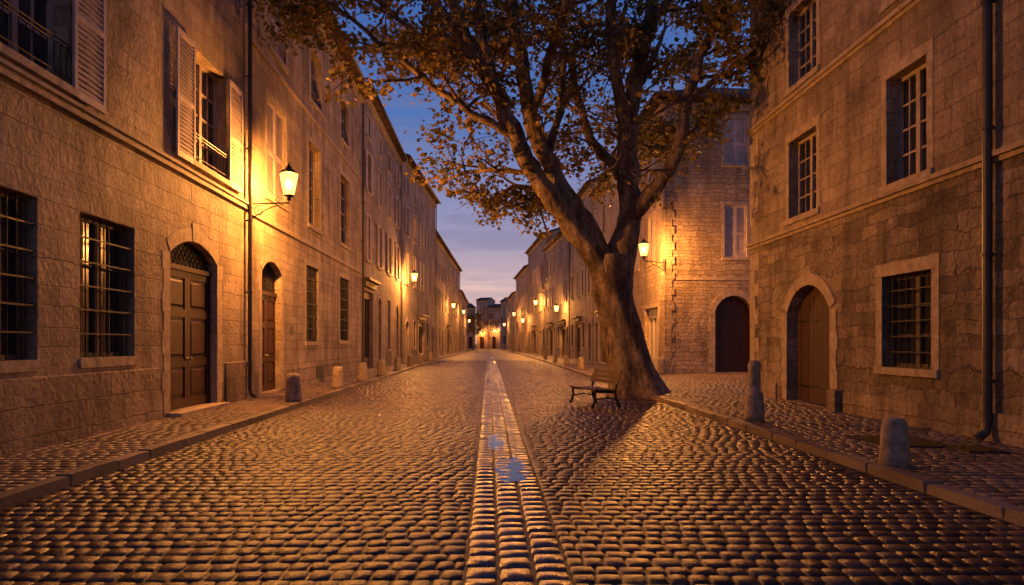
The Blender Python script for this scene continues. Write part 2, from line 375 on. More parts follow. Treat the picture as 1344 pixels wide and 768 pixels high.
def shutter(rt, fr, s0, s1, z0, z1, o, mat='shutter', pitch=.085):
    m = MB(); e = .075; t = .045
    m.fbox(fr, s0, s0+e, z0, z1, o, o+t); m.fbox(fr, s1-e, s1, z0, z1, o, o+t)
    zm = (z0+z1)/2-.1
    for za, zb in ((z0, z0+.12), (zm-.05, zm+.05), (z1-.1, z1)): m.fbox(fr, s0+e, s1-e, za, zb, o, o+t)
    for za, zb in ((z0+.12, zm-.05), (zm+.05, z1-.1)):
        n = max(2, int((zb-za)/pitch)); P = fr.p
        for k in range(n):
            z = za+(zb-za)*(k+.1)/n; h = (zb-za)/n*.95
            m.hexa([P(s0+e,z,o+t-.006),P(s1-e,z,o+t-.006),P(s1-e,z+h,o+.004),P(s0+e,z+h,o+.004),P(s0+e,z,o+t+.003),P(s1-e,z,o+t+.003),P(s1-e,z+h+.008,o+.012),P(s0+e,z+h+.008,o+.012)])
    return m.build('shutter', M[mat], rt)
def shutters_open(rt, fr, o, mat='shutter', w=None, pitch=.085, dz=.12):
    w = w or (o['s1']-o['s0'])*.5
    shutter(rt, fr, o['s0']-w-.03, o['s0']-.03, o['z0']-dz, o['z1'], .05, mat, pitch); shutter(rt, fr, o['s1']+.03, o['s1']+w+.03, o['z0']-dz, o['z1'], .05, mat, pitch)
def shutters_closed(rt, fr, o, mat='shutter', pitch=.085):
    m = (o['s0']+o['s1'])/2
    shutter(rt, fr, o['s0']+.01, m-.005, o['z0']+.01, o['z1']-.01, -.1, mat, pitch); shutter(rt, fr, m+.005, o['s1']-.01, o['z0']+.01, o['z1']-.01, -.1, mat, pitch)
    b = MB(); b.fbox(fr, o['s0'], o['s1'], o['z0'], o['z1'], -.27, -.2); b.build('window', M['framed'], rt)
def door_leaf(rt, fr, s0, s1, z0, z1, o, mat='wood', handle_at=None):
    m = MB(); m.fbox(fr, s0, s1, z0, z1, o, o+.04); e = .12; P = fr.p
    f0, f1 = o+.041, o+.07
    m.fbox(fr, s0, s0+e, z0, z1, f0, f1); m.fbox(fr, s1-e, s1, z0, z1, f0, f1)
    H = z1-z0
    rails = [(0, .07), (.30, .36), (.66, .72), (.95, 1)]
    for ra, rb in rails: m.fbox(fr, s0+e, s1-e, z0+H*ra, z0+H*rb, f0, f1)
    for (ra, rb) in ((.07, .30), (.36, .66), (.72, .95)):
        za, zb = z0+H*ra+.05, z0+H*rb-.05; a, b_ = s0+e+.05, s1-e-.05
        m.hexa([P(a,za,f0),P(b_,za,f0),P(b_,zb,f0),P(a,zb,f0),P(a+.05,za+.05,f1-.006),P(b_-.05,za+.05,f1-.006),P(b_-.05,zb-.05,f1-.006),P(a+.05,zb-.05,f1-.006)])
    d = m.build('door', M[mat], rt)
    if handle_at is not None:
        h = MB(); q = P(handle_at, z0+1.05, f1+.03); h.lathe((q[0], q[1], q[2]-.03), [(.012, 0), (.035, .015), (.04, .035), (.03, .055), (.01, .06)], 10)
        h.tube([P(handle_at, z0+1.05, f1-.01), q], .012, 6); h.build('handle', M['brass'], d, True)
    return d
def plank_leaf(rt, fr, s0, s1, S0, S1, z0, z1, a, o, mat='wood2', hinge=True):
    m = MB(); n = 5; P = fr.p
    for k in range(n):
        a0 = s0+(s1-s0)*k/n+.006; a1 = s0+(s1-s0)*(k+1)/n-.006; t = o+.04+R.uniform(0, .01)
        t0, t1 = arcz(a0, S0, S1, z1, a)-.004, arcz(a1, S0, S1, z1, a)-.004
        m.hexa([P(a0,z0,o),P(a1,z0,o),P(a1,t1,o),P(a0,t0,o),P(a0,z0,t),P(a1,z0,t),P(a1,t1,t),P(a0,t0,t)])
    m.fbox(fr, s0+.002, s1-.002, z0+.01, z1-a, o-.03, o-.004)
    d = m.build('door', M[mat], rt)
    for z in (z0+.35, z1-a-.25): MB().fbox(fr, s0+.03, s1-.08, z, z+.05, o+.052, o+.062).build('hinge', M['iron'], d)
    return d

def roof(rt, fr, H, D=9, over=.5, ov0=0, ov1=0, pitch=.33, chim=()):
    m = MB(); P = fr.p; a, b_ = .01-ov0, fr.L-.01+ov1; zr = H+D/2*pitch+.1; t = .13
    e0, e1 = over, -D-over; ze = H+.06-over*pitch
    for (oo, zz) in ((e0, ze), (e1, ze)):
        m.hexa([P(a,zz,oo),P(b_,zz,oo),P(b_,zr,-D/2),P(a,zr,-D/2),P(a,zz+t,oo),P(b_,zz+t,oo),P(b_,zr+t,-D/2),P(a,zr+t,-D/2)])
    r_ = m.build('roof', M['tile'], rt)
    for s, o, h in chim:
        c = MB(); zz = H; zt = zr+h
        c.fbox(fr, s-.3, s+.3, zz, zt, o-.25, o+.25); c.fbox(fr, s-.37, s+.37, zt+.001, zt+.1, o-.32, o+.32)
        for q in (-.14, .14): c.fbox(fr, s+q-.09, s+q+.09, zt+.101, zt+.4, o-.09, o+.09)
        c.build('chimney', M['ashlar3'], r_)
    return r_
def body_walls(mb, fr, H, D=9, pitch=.33):
    P = fr.p
    for s in (.005, fr.L-.005):
        mb.poly(P(s,0,0),P(s,0,-D),P(s,H,-D),P(s,H+D/2*pitch,-D/2),P(s,H,0))
    mb.poly(P(.005,0,-D),P(fr.L-.005,0,-D),P(fr.L-.005,H,-D),P(.005,H,-D))
def eave(rt, fr, H, over=.5, far=False):
    m = MB(); a, b_ = .012, fr.L-.012
    m.fbox(fr, a, b_, H-.5, H-.34, .001, .07); m.fbox(fr, a, b_, H-.341, H-.2, .001, .16)
    m.build('cornice', M['trim'], rt)
    r_ = MB(); n = max(2, int(fr.L/(.55 if not far else 1.1)))
    r_.fbox(fr, a, b_, H-.1, H-.06, .001, over-.1)
    for k in range(n):
        s = (k+.5)*fr.L/n
        r_.fbox(fr, s-.05, s+.05, H-.199, H-.1, .001, over-.08)
    r_.build('eave_boards', M['rafter'], rt)
    g = MB(); g.tube([fr.p(a, H-.06, over+.06), fr.p(b_, H-.06, over+.06)], .065, 8); g.build('gutter', M['pipe'], rt, True)
def downpipe(rt, fr, s, z1, mat='pipe', r=.055, shoe=True):
    m = MB(); o = .12
    pts = [fr.p(s, .17, o+.14), fr.p(s, .26, o+.03)]+[fr.p(s, .4, o), fr.p(s, z1, o)]
    m.tube(pts, r, 10)
    z = 1.0
    while z < z1-.5:
        m.tube([fr.p(s, z, o), fr.p(s, z+.05, o)], r*1.3, 10); m.fbox(fr, s-.015, s+.015, z+.01, z+.04, .001, o); z += 1.9
    m.build('downpipe', M[mat], rt, False)
def slab(rt, name, mat, fr, a, b_, z0, z1, pr): MB().fbox(fr, a, b_, z0, z1, .001, pr).build(name, M[mat], rt)

def op(s0, s1, z0, z1, **k): d = dict(s0=s0, s1=s1, z0=z0, z1=z1); d.update(k); return d

# =============================================================== SETTING
def kl(y): return -4.66 if y < 60 else -4.66+(y-60)*.0085
def kr(y): return 4.62 if y < 55 else 4.62-(y-55)*.0135
def stone_sheet(name, sets, bases, mats, smooth=True):
    VV = []; FF = []; MI = []; TT = []; nv = 0
    for rects, z, h, inn, pe, mi, tilt, cor, jt in sets:
        rects = np.asarray(rects, float); n = len(rects)
        u = np.array([-1, -inn, 0, inn, 1.]); pv = np.array([0, pe, 1, pe, 0.])
        U, V = np.meshgrid(u, u, indexing='ij'); PZ_ = np.outer(pv, pv); k = 1-cor*(U*U*V*V)
        U = (U*k).ravel(); V = (V*k).ravel(); PZ_ = PZ_.ravel()
        ang = NR.normal(0, tilt*1.3, n); hx = rects[:, 2, None]; hy = rects[:, 3, None]
        sk = NR.normal(0, jt*18, (n, 1))
        lx = U[None]*hx*(1+sk*V[None]); ly = V[None]*hy*(1-sk*U[None])
        lx = lx+NR.normal(0, jt, lx.shape); ly = ly+NR.normal(0, jt, lx.shape)
        ca, sa = np.cos(ang)[:, None], np.sin(ang)[:, None]
        X = rects[:, 0, None]+lx*ca-ly*sa; Y = rects[:, 1, None]+lx*sa+ly*ca
        hh = h*(1+NR.normal(0, jt*45, (n, 1)))
        Z = z+(PZ_[None]*hh)+PZ_[None]*(NR.normal(0, tilt, (n, 1))*lx+NR.normal(0, tilt, (n, 1))*ly)+PZ_[None]*NR.normal(0, jt*.6, lx.shape)
        VV.append(np.stack([X, Y, Z], -1).reshape(-1, 3))
        q = np.array([[i*5+j, (i+1)*5+j, (i+1)*5+j+1, i*5+j+1] for i in range(4) for j in range(4)])
        FF.append((nv+np.arange(n)[:, None, None]*25+q[None]).reshape(-1, 4)); MI.append(np.full(n*16, mi)); TT.append(np.repeat(NR.rand(n), 25)); nv += n*25
    for quad, mi in bases:
        VV.append(np.array(quad, float)); FF.append(np.array([[nv, nv+1, nv+2, nv+3]])); MI.append([mi]); TT.append(np.zeros(4)); nv += 4
    V = np.concatenate(VV); Fc = np.concatenate(FF); MI = np.concatenate(MI); T = np.concatenate(TT)
    me = bpy.data.meshes.new(name); me.vertices.add(len(V)); me.vertices.foreach_set('co', V.astype(np.float32).ravel())
    me.loops.add(Fc.size); me.loops.foreach_set('vertex_index', Fc.astype(np.int32).ravel())
    me.polygons.add(len(Fc)); me.polygons.foreach_set('loop_start', np.arange(0, Fc.size, 4, dtype=np.int32)); me.polygons.foreach_set('loop_total', np.full(len(Fc), 4, np.int32))
    me.polygons.foreach_set('material_index', MI.astype(np.int32)); sm = np.full(len(Fc), smooth, bool); me.polygons.foreach_set('use_smooth', sm)
    me.update(calc_edges=True)
    at = me.attributes.new('tone', 'FLOAT', 'POINT'); at.data.foreach_set('value', T.astype(np.float32))
    uv = me.uv_layers.new(name='UVMap'); uvs = V[Fc.ravel()][:, :2]; uv.data.foreach_set('uv', uvs.astype(np.float32).ravel())
    for m in mats: me.materials.append(m)
    o = bpy.data.objects.new(name, me); COL.objects.link(o); o['kind'] = 'structure'
    return o
def courses(x0, x1, y0, y1, w, d, gap=.012, jit=.12, skip=None):
    out = []; y = y0
    while y < y1:
        dd = d*R.uniform(.88, 1.14); x = x0-R.uniform(0, w*.3); ph = R.uniform(0, 6)
        row = []
        while x < x1-.04:
            ww = w*R.uniform(1-jit*2, 1+jit*2); xa = max(x, x0); xb = min(x+ww, x1)
            if x1-xb < .07: xb = x1
            if xb-xa > .05:
                row.append(((xa+xb)/2, y+dd/2+.022*math.sin(xa*1.3+y*.4)+.006*math.sin(xa*3+ph), (xb-xa)/2-gap/2, dd/2-gap/2))
            x = max(xb, x+ww)
            if xb == x1: break
        out += row; y += dd
    return out
S0, S1 = -.17, .56
rd = courses(-4.65, S0-.003, 1.2, 62, .17, .18, .006, .14)+courses(S1+.003, 4.61, 1.2, 62, .17, .18, .006, .14)
st = []
xs = [S0, S0+.235, S0+.485, S1]
for i in range(3):
    y = 1.2+R.uniform(0, .1)
    while y < 80:
        l = R.uniform(.16, .26); st.append(((xs[i]+xs[i+1])/2+R.gauss(0, .003), y+l/2, (xs[i+1]-xs[i])/2-.006, l/2-.005)); y += l
bases = [([(-4.75, -6, 0), (4.75, -6, 0), (4.75, 61.5, 0), (-4.75, 61.5, 0)], 2)]
ys = [61.5, 80, 100, 120, 140, 166]
for a, b_ in zip(ys[:-1], ys[1:]): bases.append(([(kl(a)-.1, a, .012), (kr(a)+.1, a, .012), (kr(b_)+.1, b_, .012), (kl(b_)-.1, b_, .012)], 2))
stone_sheet('road', [(rd, -.005, .0195, .83, .90, 0, .013, .09, .0017), (st, -.005, .0195, .85, .90, 1, .010, .07, .0014)], bases, [M['cobble'], M['strip'], M['base']])
pr_ = random.Random(3)
for (xa, xb, ya, yb) in ((.06, .52, 7.6, 9.6), (-.04, .26, 9.9, 12.0)):
    g = MB(); pts = []; n = 40
    for k in range(n):
        a = 2*math.pi*k/n; ca, sa = math.cos(a), math.sin(a)
        e = lambda v: math.copysign(abs(v)**.7, v)
        pts.append(((xa+xb)/2+(xb-xa)/2*e(ca)*pr_.uniform(.6, 1), (ya+yb)/2+(yb-ya)/2*e(sa)*pr_.uniform(.65, 1), .0128))
    g.poly(*pts); o_ = g.build('water', M['water']); o_['kind'] = 'structure'
def kerb(name, fx, sgn):
    r_ = []; y = 1.2
    while y < 160:
        l = R.uniform(.8, 1.25); r_.append((fx(y+l/2)+sgn*.11, y+l/2, .095, l/2-.003)); y += l
    return stone_sheet(name, [(r_, -.02, .142, .95, .975, 0, .002, .0, .0008)], [], [M['kerb']], False)
kerb('kerb_left', kl, -1); kerb('kerb_right', kr, 1)
lp = courses(-6.42, -4.87, 1.2, 50, .2, .17, .007, .1)
bl = [([(-6.9, -6, .1), (-4.75, -6, .1), (-4.75, 60, .1), (-6.9, 60, .1)], 1)]
for a, b_ in zip([60]+ys[1:-1], ys[1:]): bl.append(([(-7.2, a, .11), (kl(a)-.1, a, .11), (kl(b_)-.1, b_, .11), (-7.2, b_, .11)], 1))
stone_sheet('pavement_left', [(lp, .097, .019, .92, .95, 0, .005, .03, .001)], bl, [M['paver'], M['pbase']])
rp = courses(4.83, 7.59, 1.2, 19.85, .19, .18, .008, .12)+courses(4.83, 14.5, 19.86, 32.9, .19, .18, .008, .12)+courses(4.83, 8.45, 32.95, 50, .2, .18, .008, .12)
br_ = [([(4.75, -6, .1), (7.9, -6, .1), (7.9, 19.86, .1), (4.75, 19.86, .1)], 1), ([(4.75, 19.86, .1), (40, 19.86, .1), (40, 33.3, .1), (4.75, 33.3, .1)], 1), ([(4.75, 33.3, .1), (9, 33.3, .1), (9, 60, .1), (4.75, 60, .1)], 1)]
for a, b_ in zip([60]+ys[1:-1], ys[1:]): br_.append(([(kr(a)+.1, a, .11), (9, a, .11), (9, b_, .11), (kr(b_)+.1, b_, .11)], 1))
stone_sheet('pavement_right', [(rp, .096, .019, .88, .93, 0, .008, .06, .0014)], br_, [M['paver'], M['pbase']])
g = MB(); g.poly((-400, -300, -.05), (400, -300, -.05), (400, 700, -.05), (-400, 700, -.05)); g = g.build('ground', plain_mat('earth', (.05, .04, .03), .9)); g['kind'] = 'structure'

# =============================================================== LEFT HOUSES
XL = -6.43
fr = Fr((XL, -4.0), (XL, 18.3), 'L'); Y = fr.y; H = 15
h1 = thing('stone_house', 'nearest house on the left, pale ashlar with barred windows and brown arched double door', 'house', (XL, 7, 0), 'houses along the left pavement')
wA = op(Y(8.0), Y(9.72), 1.36, 3.67); wB = op(Y(10.73), Y(12.38), 1.36, 3.67); wZ = op(Y(4.6), Y(6.3), 1.36, 3.67)
dr = op(Y(13.75), Y(16.12), .19, 3.8, arch=.36, r=.26)
u1 = op(Y(8.75), Y(10.42), 5.5, 8.1, r=.3); u2 = op(Y(14.78), Y(16.68), 5.55, 8.05, r=.3); u0 = op(Y(3.2), Y(4.9), 5.5, 8.1)
v1 = op(Y(8.75), Y(10.42), 10.6, 12.9, r=.3); v2 = op(Y(14.78), Y(16.6), 10.6, 12.9, r=.3)
ops = [wA, wB, wZ, dr, u0, u1, u2, v1, v2]
mb = MB(); facade(mb, fr, H, ops); body_walls(mb, fr, H); mb.build('wall', M['ashlar'], h1)
for o in (u1, u2, u0): slab(h1, 'window_sill', 'trim', fr, o['s0']-.12, o['s1']+.12, o['z0']-.12, o['z0']-.002, .1)
trim_arch(h1, fr, dr, .28, .010, 9, True)
for o in (wA, wB, wZ): slab(h1, 'window_sill', 'trim', fr, o['s0']-.02, o['s1']+.02, o['z0']-.16, o['z0']-.002, .03)
cb = MB(); cb.fbox(fr, .01, fr.L-.01, 5.12, 5.24, .001, .07); cb.fbox(fr, .01, fr.L-.01, 5.239, 5.3, .001, .11); cb.build('string_course', M['trim'], h1)
for a, b_ in ((-3.99, 13.26), (16.62, 18.28)):
    pb = MB(); pb.hexa([fr.p(Y(a),0,.001),fr.p(Y(b_),0,.001),fr.p(Y(b_),1.12,.001),fr.p(Y(a),1.12,.001),fr.p(Y(a),0,.045),fr.p(Y(b_),0,.045),fr.p(Y(b_),1.10,.035),fr.p(Y(a),1.10,.035)])
    pb.build('plinth', M['plinth'], h1)
for o in (wA, wB, wZ): window(h1, fr, o, 3, 'framed', grille=-.04)
for o in (u1, u2, u0):
    w = window(h1, fr, o, 4, 'frame'); g = MB()
    for z in (.12, .55, .62): g.tube([fr.p(o['s0']-.02, o['z0']+z, .03), fr.p(o['s1']+.02, o['z0']+z, .03)], .012, 6)
    n = 11
    for k in range(n): s = o['s0']+(o['s1']-o['s0'])*(k+.5)/n; g.tube([fr.p(s, o['z0']+.12, .03), fr.p(s, o['z0']+.55, .03)], .009, 5)
    g.build('guard_rail', M['iron'], w)
for o in (v1, v2): shutters_closed(h1, fr, o)
for o in (u1, u2, u0): shutters_open(h1, fr, o, 'shutter', .85)
m_ = (dr['s0']+dr['s1'])/2; zt = 3.15
door_leaf(h1, fr, dr['s0']+.06, m_-.004, .2, zt, -.24, 'wood', m_-.1); door_leaf(h1, fr, m_+.004, dr['s1']-.06, .2, zt, -.24, 'wood', m_+.1)
g = MB(); g.fbox(fr, dr['s0'], dr['s0']+.058, .19, zt, -.24, -.15); g.fbox(fr, dr['s1']-.058, dr['s1'], .19, zt, -.24, -.15); g.fbox(fr, dr['s0'], dr['s1'], zt-.001, zt+.1, -.24, -.12); g.build('door_frame', M['wood'], h1)
def fanlight(rt, fr, s0, s1, z0, z1, a, o):
    g = MB(); archfill(g, fr, s0, s1, z0, z1, a, o); p = g.build('transom_window', M['glass'], rt)
    g = MB(); n = 12
    for k in range(-8, n+8):
        for sg in (1, -1):
            pts = []
            for q in range(11):
                s = s0+(s1-s0)*(k/n)+sg*q*.07; z = z0+q*.07
                if s0 < s < s1 and z < arcz(s, s0, s1, z1, a): pts.append(fr.p(s, z, o+.05))
            if len(pts) > 1: g.tube(pts, .010, 5)
    ap = arcpts(s0+.02, s1-.02, z1-.02, a-.02); g.tube([fr.p(u, max(v, z0), o+.05) for u, v in ap], .02, 6)
    g.build('grille', M['iron'], p)
fanlight(h1, fr, dr['s0'], dr['s1'], zt+.1, 3.8, .358, -.23)
MB().fbox(fr, dr['s0']-.1, dr['s1']+.1, .1, .188, -.25, .28).build('step', M['trim'], h1)
downpipe(h1, fr, Y(18.02), 14.4)
roof(h1, fr, H, ov0=0); eave(h1, fr, H)
# ---- L2
fr = Fr((XL, 18.31), (XL, 34.4), 'L'); Y = fr.y; H = 14.0
h2 = thing('stone_house', 'second house on the left behind the lit lantern, with narrow tall windows', 'house', (XL, 26, 0), 'houses along the left pavement')
d2 = op(Y(19.3), Y(21.15), .16, 4.0, arch=.35, r=.28)
g1 = op(Y(24.0), Y(25.7), 1.65, 4.35); g2 = op(Y(29.4), Y(31.3), 1.7, 4.45)
f = [op(Y(19.75), Y(21.6), 5.9, 8.75), op(Y(24.3), Y(26.0), 5.85, 8.85), op(Y(29.5), Y(31.4), 5.95, 8.95)]
s2 = [op(Y(20.0), Y(21.6), 10.3, 12.4), op(Y(24.6), Y(26.2), 10.4, 12.3), op(Y(29.6), Y(31.2), 10.5, 12.3)]
ops = [d2, g1, g2]+f+s2
mb = MB(); facade(mb, fr, H, ops); body_walls(mb, fr, H); mb.build('wall', M['ashlar2'], h2)
trim_arch(h2, fr, d2, .22, .010, 9, True)
for o in [g1, g2]+f+s2: trim_rect(h2, fr, o, .15, .012)
slab(h2, 'string_course', 'trim', fr, .01, fr.L-.01, 5.05, 5.2, .06); slab(h2, 'string_course', 'trim', fr, .01, fr.L-.01, 9.7, 9.82, .06)
m_ = (d2['s0']+d2['s1'])/2
door_leaf(h2, fr, d2['s0']+.03, m_-.004, .17, 3.0, -.26, 'wood', m_-.1); door_leaf(h2, fr, m_+.004, d2['s1']-.03, .17, 3.0, -.26, 'wood', m_+.1)
MB().fbox(fr, d2['s0'], d2['s1'], 3.0, 3.12, -.26, -.14).build('door_frame', M['wood'], h2)
fanlight(h2, fr, d2['s0'], d2['s1'], 3.12, 4.0, .349, -.25)
for o in (g1, g2): window(h2, fr, o, 4, 'framed', grille=-.05)
shutters_closed(h2, fr, f[0]); window(h2, fr, f[1], 4); window(h2, fr, f[2], 4)
shutters_closed(h2, fr, s2[0]); window(h2, fr, s2[1], 3); window(h2, fr, s2[2], 3)
slab(h2, 'plaque', 'pipe', fr, Y(22.1), Y(22.4), 1.9, 2.15, .02)
for a, b_ in ((18.33, 18.95), (21.55, 34.38)): slab(h2, 'plinth', 'plinth', fr, Y(a), Y(b_), 0, .75, .04)
MB().fbox(fr, Y(25.2), Y(26.3), .3, .72, .042, .055).build('cellar_vent', M['iron'], h2)
downpipe(h2, fr, Y(34.2), 13.6)
roof(h2, fr, H, chim=((6, -3, .6),)); eave(h2, fr, H)

def auto_house(label, A, B, side, H, wallm, floors, n, ground, sm='shutter', seed=1, group=None, chim=(), pipe=None, D=9, over=.45, zg=3.3, pitch=.33):
    rr = random.Random(seed); fr = Fr(A, B, side); Lh = fr.L
    mid = fr.p(Lh/2, 0, 0); h = thing('stone_house', label, 'house', mid, group)
    ops = []; ws = []; ds = []
    for (z0, z1) in floors:
        for k in range(n):
            c = Lh*(k+.5)/n; w = .52; o = op(c-w, c+w, z0, z1, r=.22); ops.append(o); ws.append((o, k))
    for k, kind in enumerate(ground):
        c = Lh*(k+.5)/len(ground)
        if kind == 'w': o = op(c-.5, c+.5, 1.2, zg, r=.22)
        elif kind == 'd': o = op(c-.6, c+.6, .16, zg-.1, r=.3, arch=.35)
        elif kind == 's': o = op(c-1.5, c+1.5, .2, zg, r=.35)
        else: continue
        ops.append(o); ds.append((o, kind))
    mb = MB(); facade(mb, fr, H, ops); body_walls(mb, fr, H, D, pitch); mb.build('wall', M[wallm], h)
    for o in ops:
        if o.get('arch'): trim_arch(h, fr, o, .2, .03, 7)
        else: trim_rect(h, fr, o, .13, .025)
    for o, k in ws:
        q = rr.random()
        if q < .35: shutters_closed(h, fr, o, sm, .16)
        else:
            window(h, fr, o, 3, 'frame', far=True)
            if q < .85: shutters_open(h, fr, o, sm, pitch=.16, dz=0)
    for o, kind in ds:
        if kind == 'w': window(h, fr, o, 3, 'framed', grille=-.05, far=True)
        elif kind == 'd':
            m_ = (o['s0']+o['s1'])/2; S_, E_ = o['s0'], o['s1']
            plank_leaf(h, fr, S_, m_, S_, E_, .17, o['z1'], .35, -.25, 'wood'); plank_leaf(h, fr, m_, E_, S_, E_, .17, o['z1'], .35, -.25, 'wood')
        else:
            f_ = MB(); S_, E_ = o['s0'], o['s1']
            f_.fbox(fr, S_, E_, .2, .8, -.3, -.2); f_.fbox(fr, S_, E_, zg-.35, zg, -.3, -.15)
            for q in range(5): s = S_+.04+(E_-S_-.08)*q/4; f_.fbox(fr, s-.04, s+.04, .799, zg-.349, -.3, -.201)
            w = f_.build('shopfront', M['shop'], h)
            f_ = MB(); f_.fbox(fr, S_-.2, E_+.2, zg+.2, zg+.5, .03, .18); f_.fbox(fr, S_-.28, E_+.28, zg+.499, zg+.62, .03, .42); f_.build('ledge', M['shop'], w)
            g = MB(); g.fbox(fr, S_, E_, .3, zg-.1, -.34, -.31); g.build('pane', M['glass'], w)
    eave(h, fr, H, over, True); roof(h, fr, H, D, over, chim=chim, pitch=pitch)
    if pipe: downpipe(h, fr, Lh-.25, H-.4, pipe)
    return h
GL = 'houses along the left pavement'; GR = 'houses along the right pavement'
FL = [(6.0, 8.3), (9.6, 11.6)]
auto_house('third house on the left with a dark wooden shopfront under a ledge', (XL, 34.42), (-6.35, 49), 'L', 14.7, 'ashlar3', FL+[(12.5, 13.6)], 4, 'sdwd', 'shutter', 3, GL, ((5, -3, .5),), 'pipe2', zg=4.3)
auto_house('tall fourth house on the left whose eave corner stands highest against the sky', (-6.2, 49.05), (-5.2, 66), 'L', 15.1, 'render', FL+[(12.6, 13.9)], 5, 'dwswd', 'shutter2', 4, GL, ((4, -3, .5), (12, -3.5, .7)), 'pipe2')
auto_house('long lower fifth house on the left past the tall eave corner', (-6.0, 70), (-4.85, 111), 'L', 13.3, 'ashlar3', [(5.6, 7.7), (9.0, 10.9)], 11, 'dwwdwswdwwd', 'shutter2', 5, GL, ((20, -3, .8),), 'pipe')
auto_house('farthest low house on the left side of the street end', (-4.9, 112), (-4.9, 150), 'L', 10.2, 'render2', [(4.6, 6.4), (7.3, 8.9)], 8, 'wdwdwwdw', 'shutter', 6, GL, (), None)

# =============================================================== RIGHT HOUSES
XR = 7.6
fr = Fr((XR, -4.0), (XR, 19.85), 'R'); Y = fr.y; H = 14
r1 = thing('stone_house', 'nearest house on the right, with a round arched plank door and a barred square window', 'house', (XR, 8, 0), GR)
ga = op(Y(15.2), Y(17.4), .15, 2.98, arch=.62, r=.35); gw = op(Y(11.72), Y(13.2), 1.14, 2.87, r=.3); gz = op(Y(6.5), Y(8.0), 1.14, 2.87)
a1 = op(Y(15.85), Y(17.3), 4.72, 6.66, r=.3); a2 = op(Y(11.85), Y(13.05), 4.6, 6.62, r=.3); a3 = op(Y(7.6), Y(8.8), 4.6, 6.62)
b1 = op(Y(15.85), Y(17.3), 8.0, 9.9, r=.3); b2 = op(Y(11.85), Y(13.05), 8.1, 10.0, r=.3); b3 = op(Y(7.6), Y(8.8), 8.1, 10.0)
lo = [ga, gw, gz]; up = [a1, a2, a3, b1, b2, b3]
mb = MB(); facade(mb, fr, 4.3, lo); mb.build('lower_wall', M['rough'], r1)
mb = MB(); facade(mb, fr, H, up, z0=4.3); mb.build('wall', M['upper'], r1)
mb = MB(); body_walls(mb, fr, H); mb.build('side_wall', M['rough'], r1)
trim_arch(r1, fr, ga, .28, .02, 11)
trim_rect(r1, fr, gw, .2, .012); trim_rect(r1, fr, gz, .2, .012)
for o in up: trim_rect(r1, fr, o, .17, .010)
for z in (4.3, 7.6):
    cb = MB(); P = fr.p; a, b_ = .01, fr.L+.05
    cb.fbox(fr, a, b_, z, z+.08, .001, .04); cb.hexa([P(a,z+.079,.001),P(b_,z+.079,.001),P(b_,z+.2,.001),P(a,z+.2,.001),P(a,z+.079,.1),P(b_,z+.079,.1),P(b_,z+.16,.11),P(a,z+.16,.11)])
    cb.build('string_course', M['trim'], r1)
z = .1; k = 0; qb = MB()
while z < 13.4:
    hq = R.uniform(.34, .46)
    if not (4.2 < z+hq and z < 4.6) and not (7.5 < z+hq and z < 7.9):
        ww = .62 if k % 2 else .36; qb.fbox(fr, fr.L-ww, fr.L+.014, z+.004, z+hq-.004, -.4, .014+R.uniform(-.005, .005))
    elif qb.v: qb.build('quoin', M['trim'], r1); qb = MB()
    z += hq; k += 1
qb.build('quoin', M['trim'], r1)
m_ = (ga['s0']+ga['s1'])/2
plank_leaf(r1, fr, ga['s0'], m_-.004, ga['s0'], ga['s1'], .16, 2.98, .62, -.3); plank_leaf(r1, fr, m_+.004, ga['s1'], ga['s0'], ga['s1'], .16, 2.98, .62, -.3)
window(r1, fr, gw, 3, 'framed', grille=-.08); window(r1, fr, gz, 3, 'framed', grille=-.08)
for o in up: window(r1, fr, o, 4, 'frame')
downpipe(r1, fr, Y(10.25), 13.6, 'pipe', .065)
MB().fbox(fr, Y(14.62), Y(14.98), .1, .58, .021, .2).build('guard_stone', M['plinth'], r1)
for a, b_ in ((-3.9, 14.6), (18.0, 19.83)): slab(r1, 'plinth', 'plinth', fr, Y(a), Y(b_), 0, .55, .05)
roof(r1, fr, H); eave(r1, fr, H)
# ---- R2 corner house
r2 = thing('stone_house', 'corner house behind the plane tree, with an arched doorway and a lantern on its corner', 'house', (9, 34, 0), GR)
f1 = Fr((8.5, 33.0), (17.5, 33.6), 'L'); f2 = Fr((8.5, 33.0), (8.35, 41), 'R'); H = 13.4
X1 = f1.x
ar = op(X1(PX(940, 33)), X1(PX(992, 33)), .16, 3.9, arch=.75, r=.5)
ww = [op(X1(11.45), X1(12.55), 5.75, 8.3), op(X1(11.45), X1(12.55), 10.3, 12.5), op(X1(15), X1(16.1), 5.75, 8.3), op(X1(15), X1(16.1), 10.3, 12.5)]
sh_ = op(f2.y(34.3), f2.y(36.9), .2, 3.4, r=.3)
w2 = [op(f2.y(35), f2.y(36.1), 5.75, 8.2), op(f2.y(35), f2.y(36.1), 10.0, 12), op(f2.y(38.3), f2.y(39.4), 5.75, 8.2), op(f2.y(38.3), f2.y(39.4), 10.0, 12)]
mb = MB(); facade(mb, f1, 4.7, [ar]); facade(mb, f2, 4.7, [sh_]); mb.build('lower_wall', M['rubble'], r2)
mb = MB(); facade(mb, f1, H, ww, z0=4.7); facade(mb, f2, H, w2, z0=4.7); mb.poly((8.35,41,0),(8.35+8,41.3,0),(8.35+8,41.3,H),(8.35,41,H)); mb.build('wall', M['rubble'], r2)
trim_arch(r2, f1, ar, .3, .02, 9)
for o in ww: trim_rect(r2, f1, o, .16, .012)
for o in w2+[sh_]: trim_rect(r2, f2, o, .16, .012)
slab(r2, 'string_course', 'trim', f1, .55, f1.L, 4.64, 4.76, .025)
m_ = (ar['s0']+ar['s1'])/2
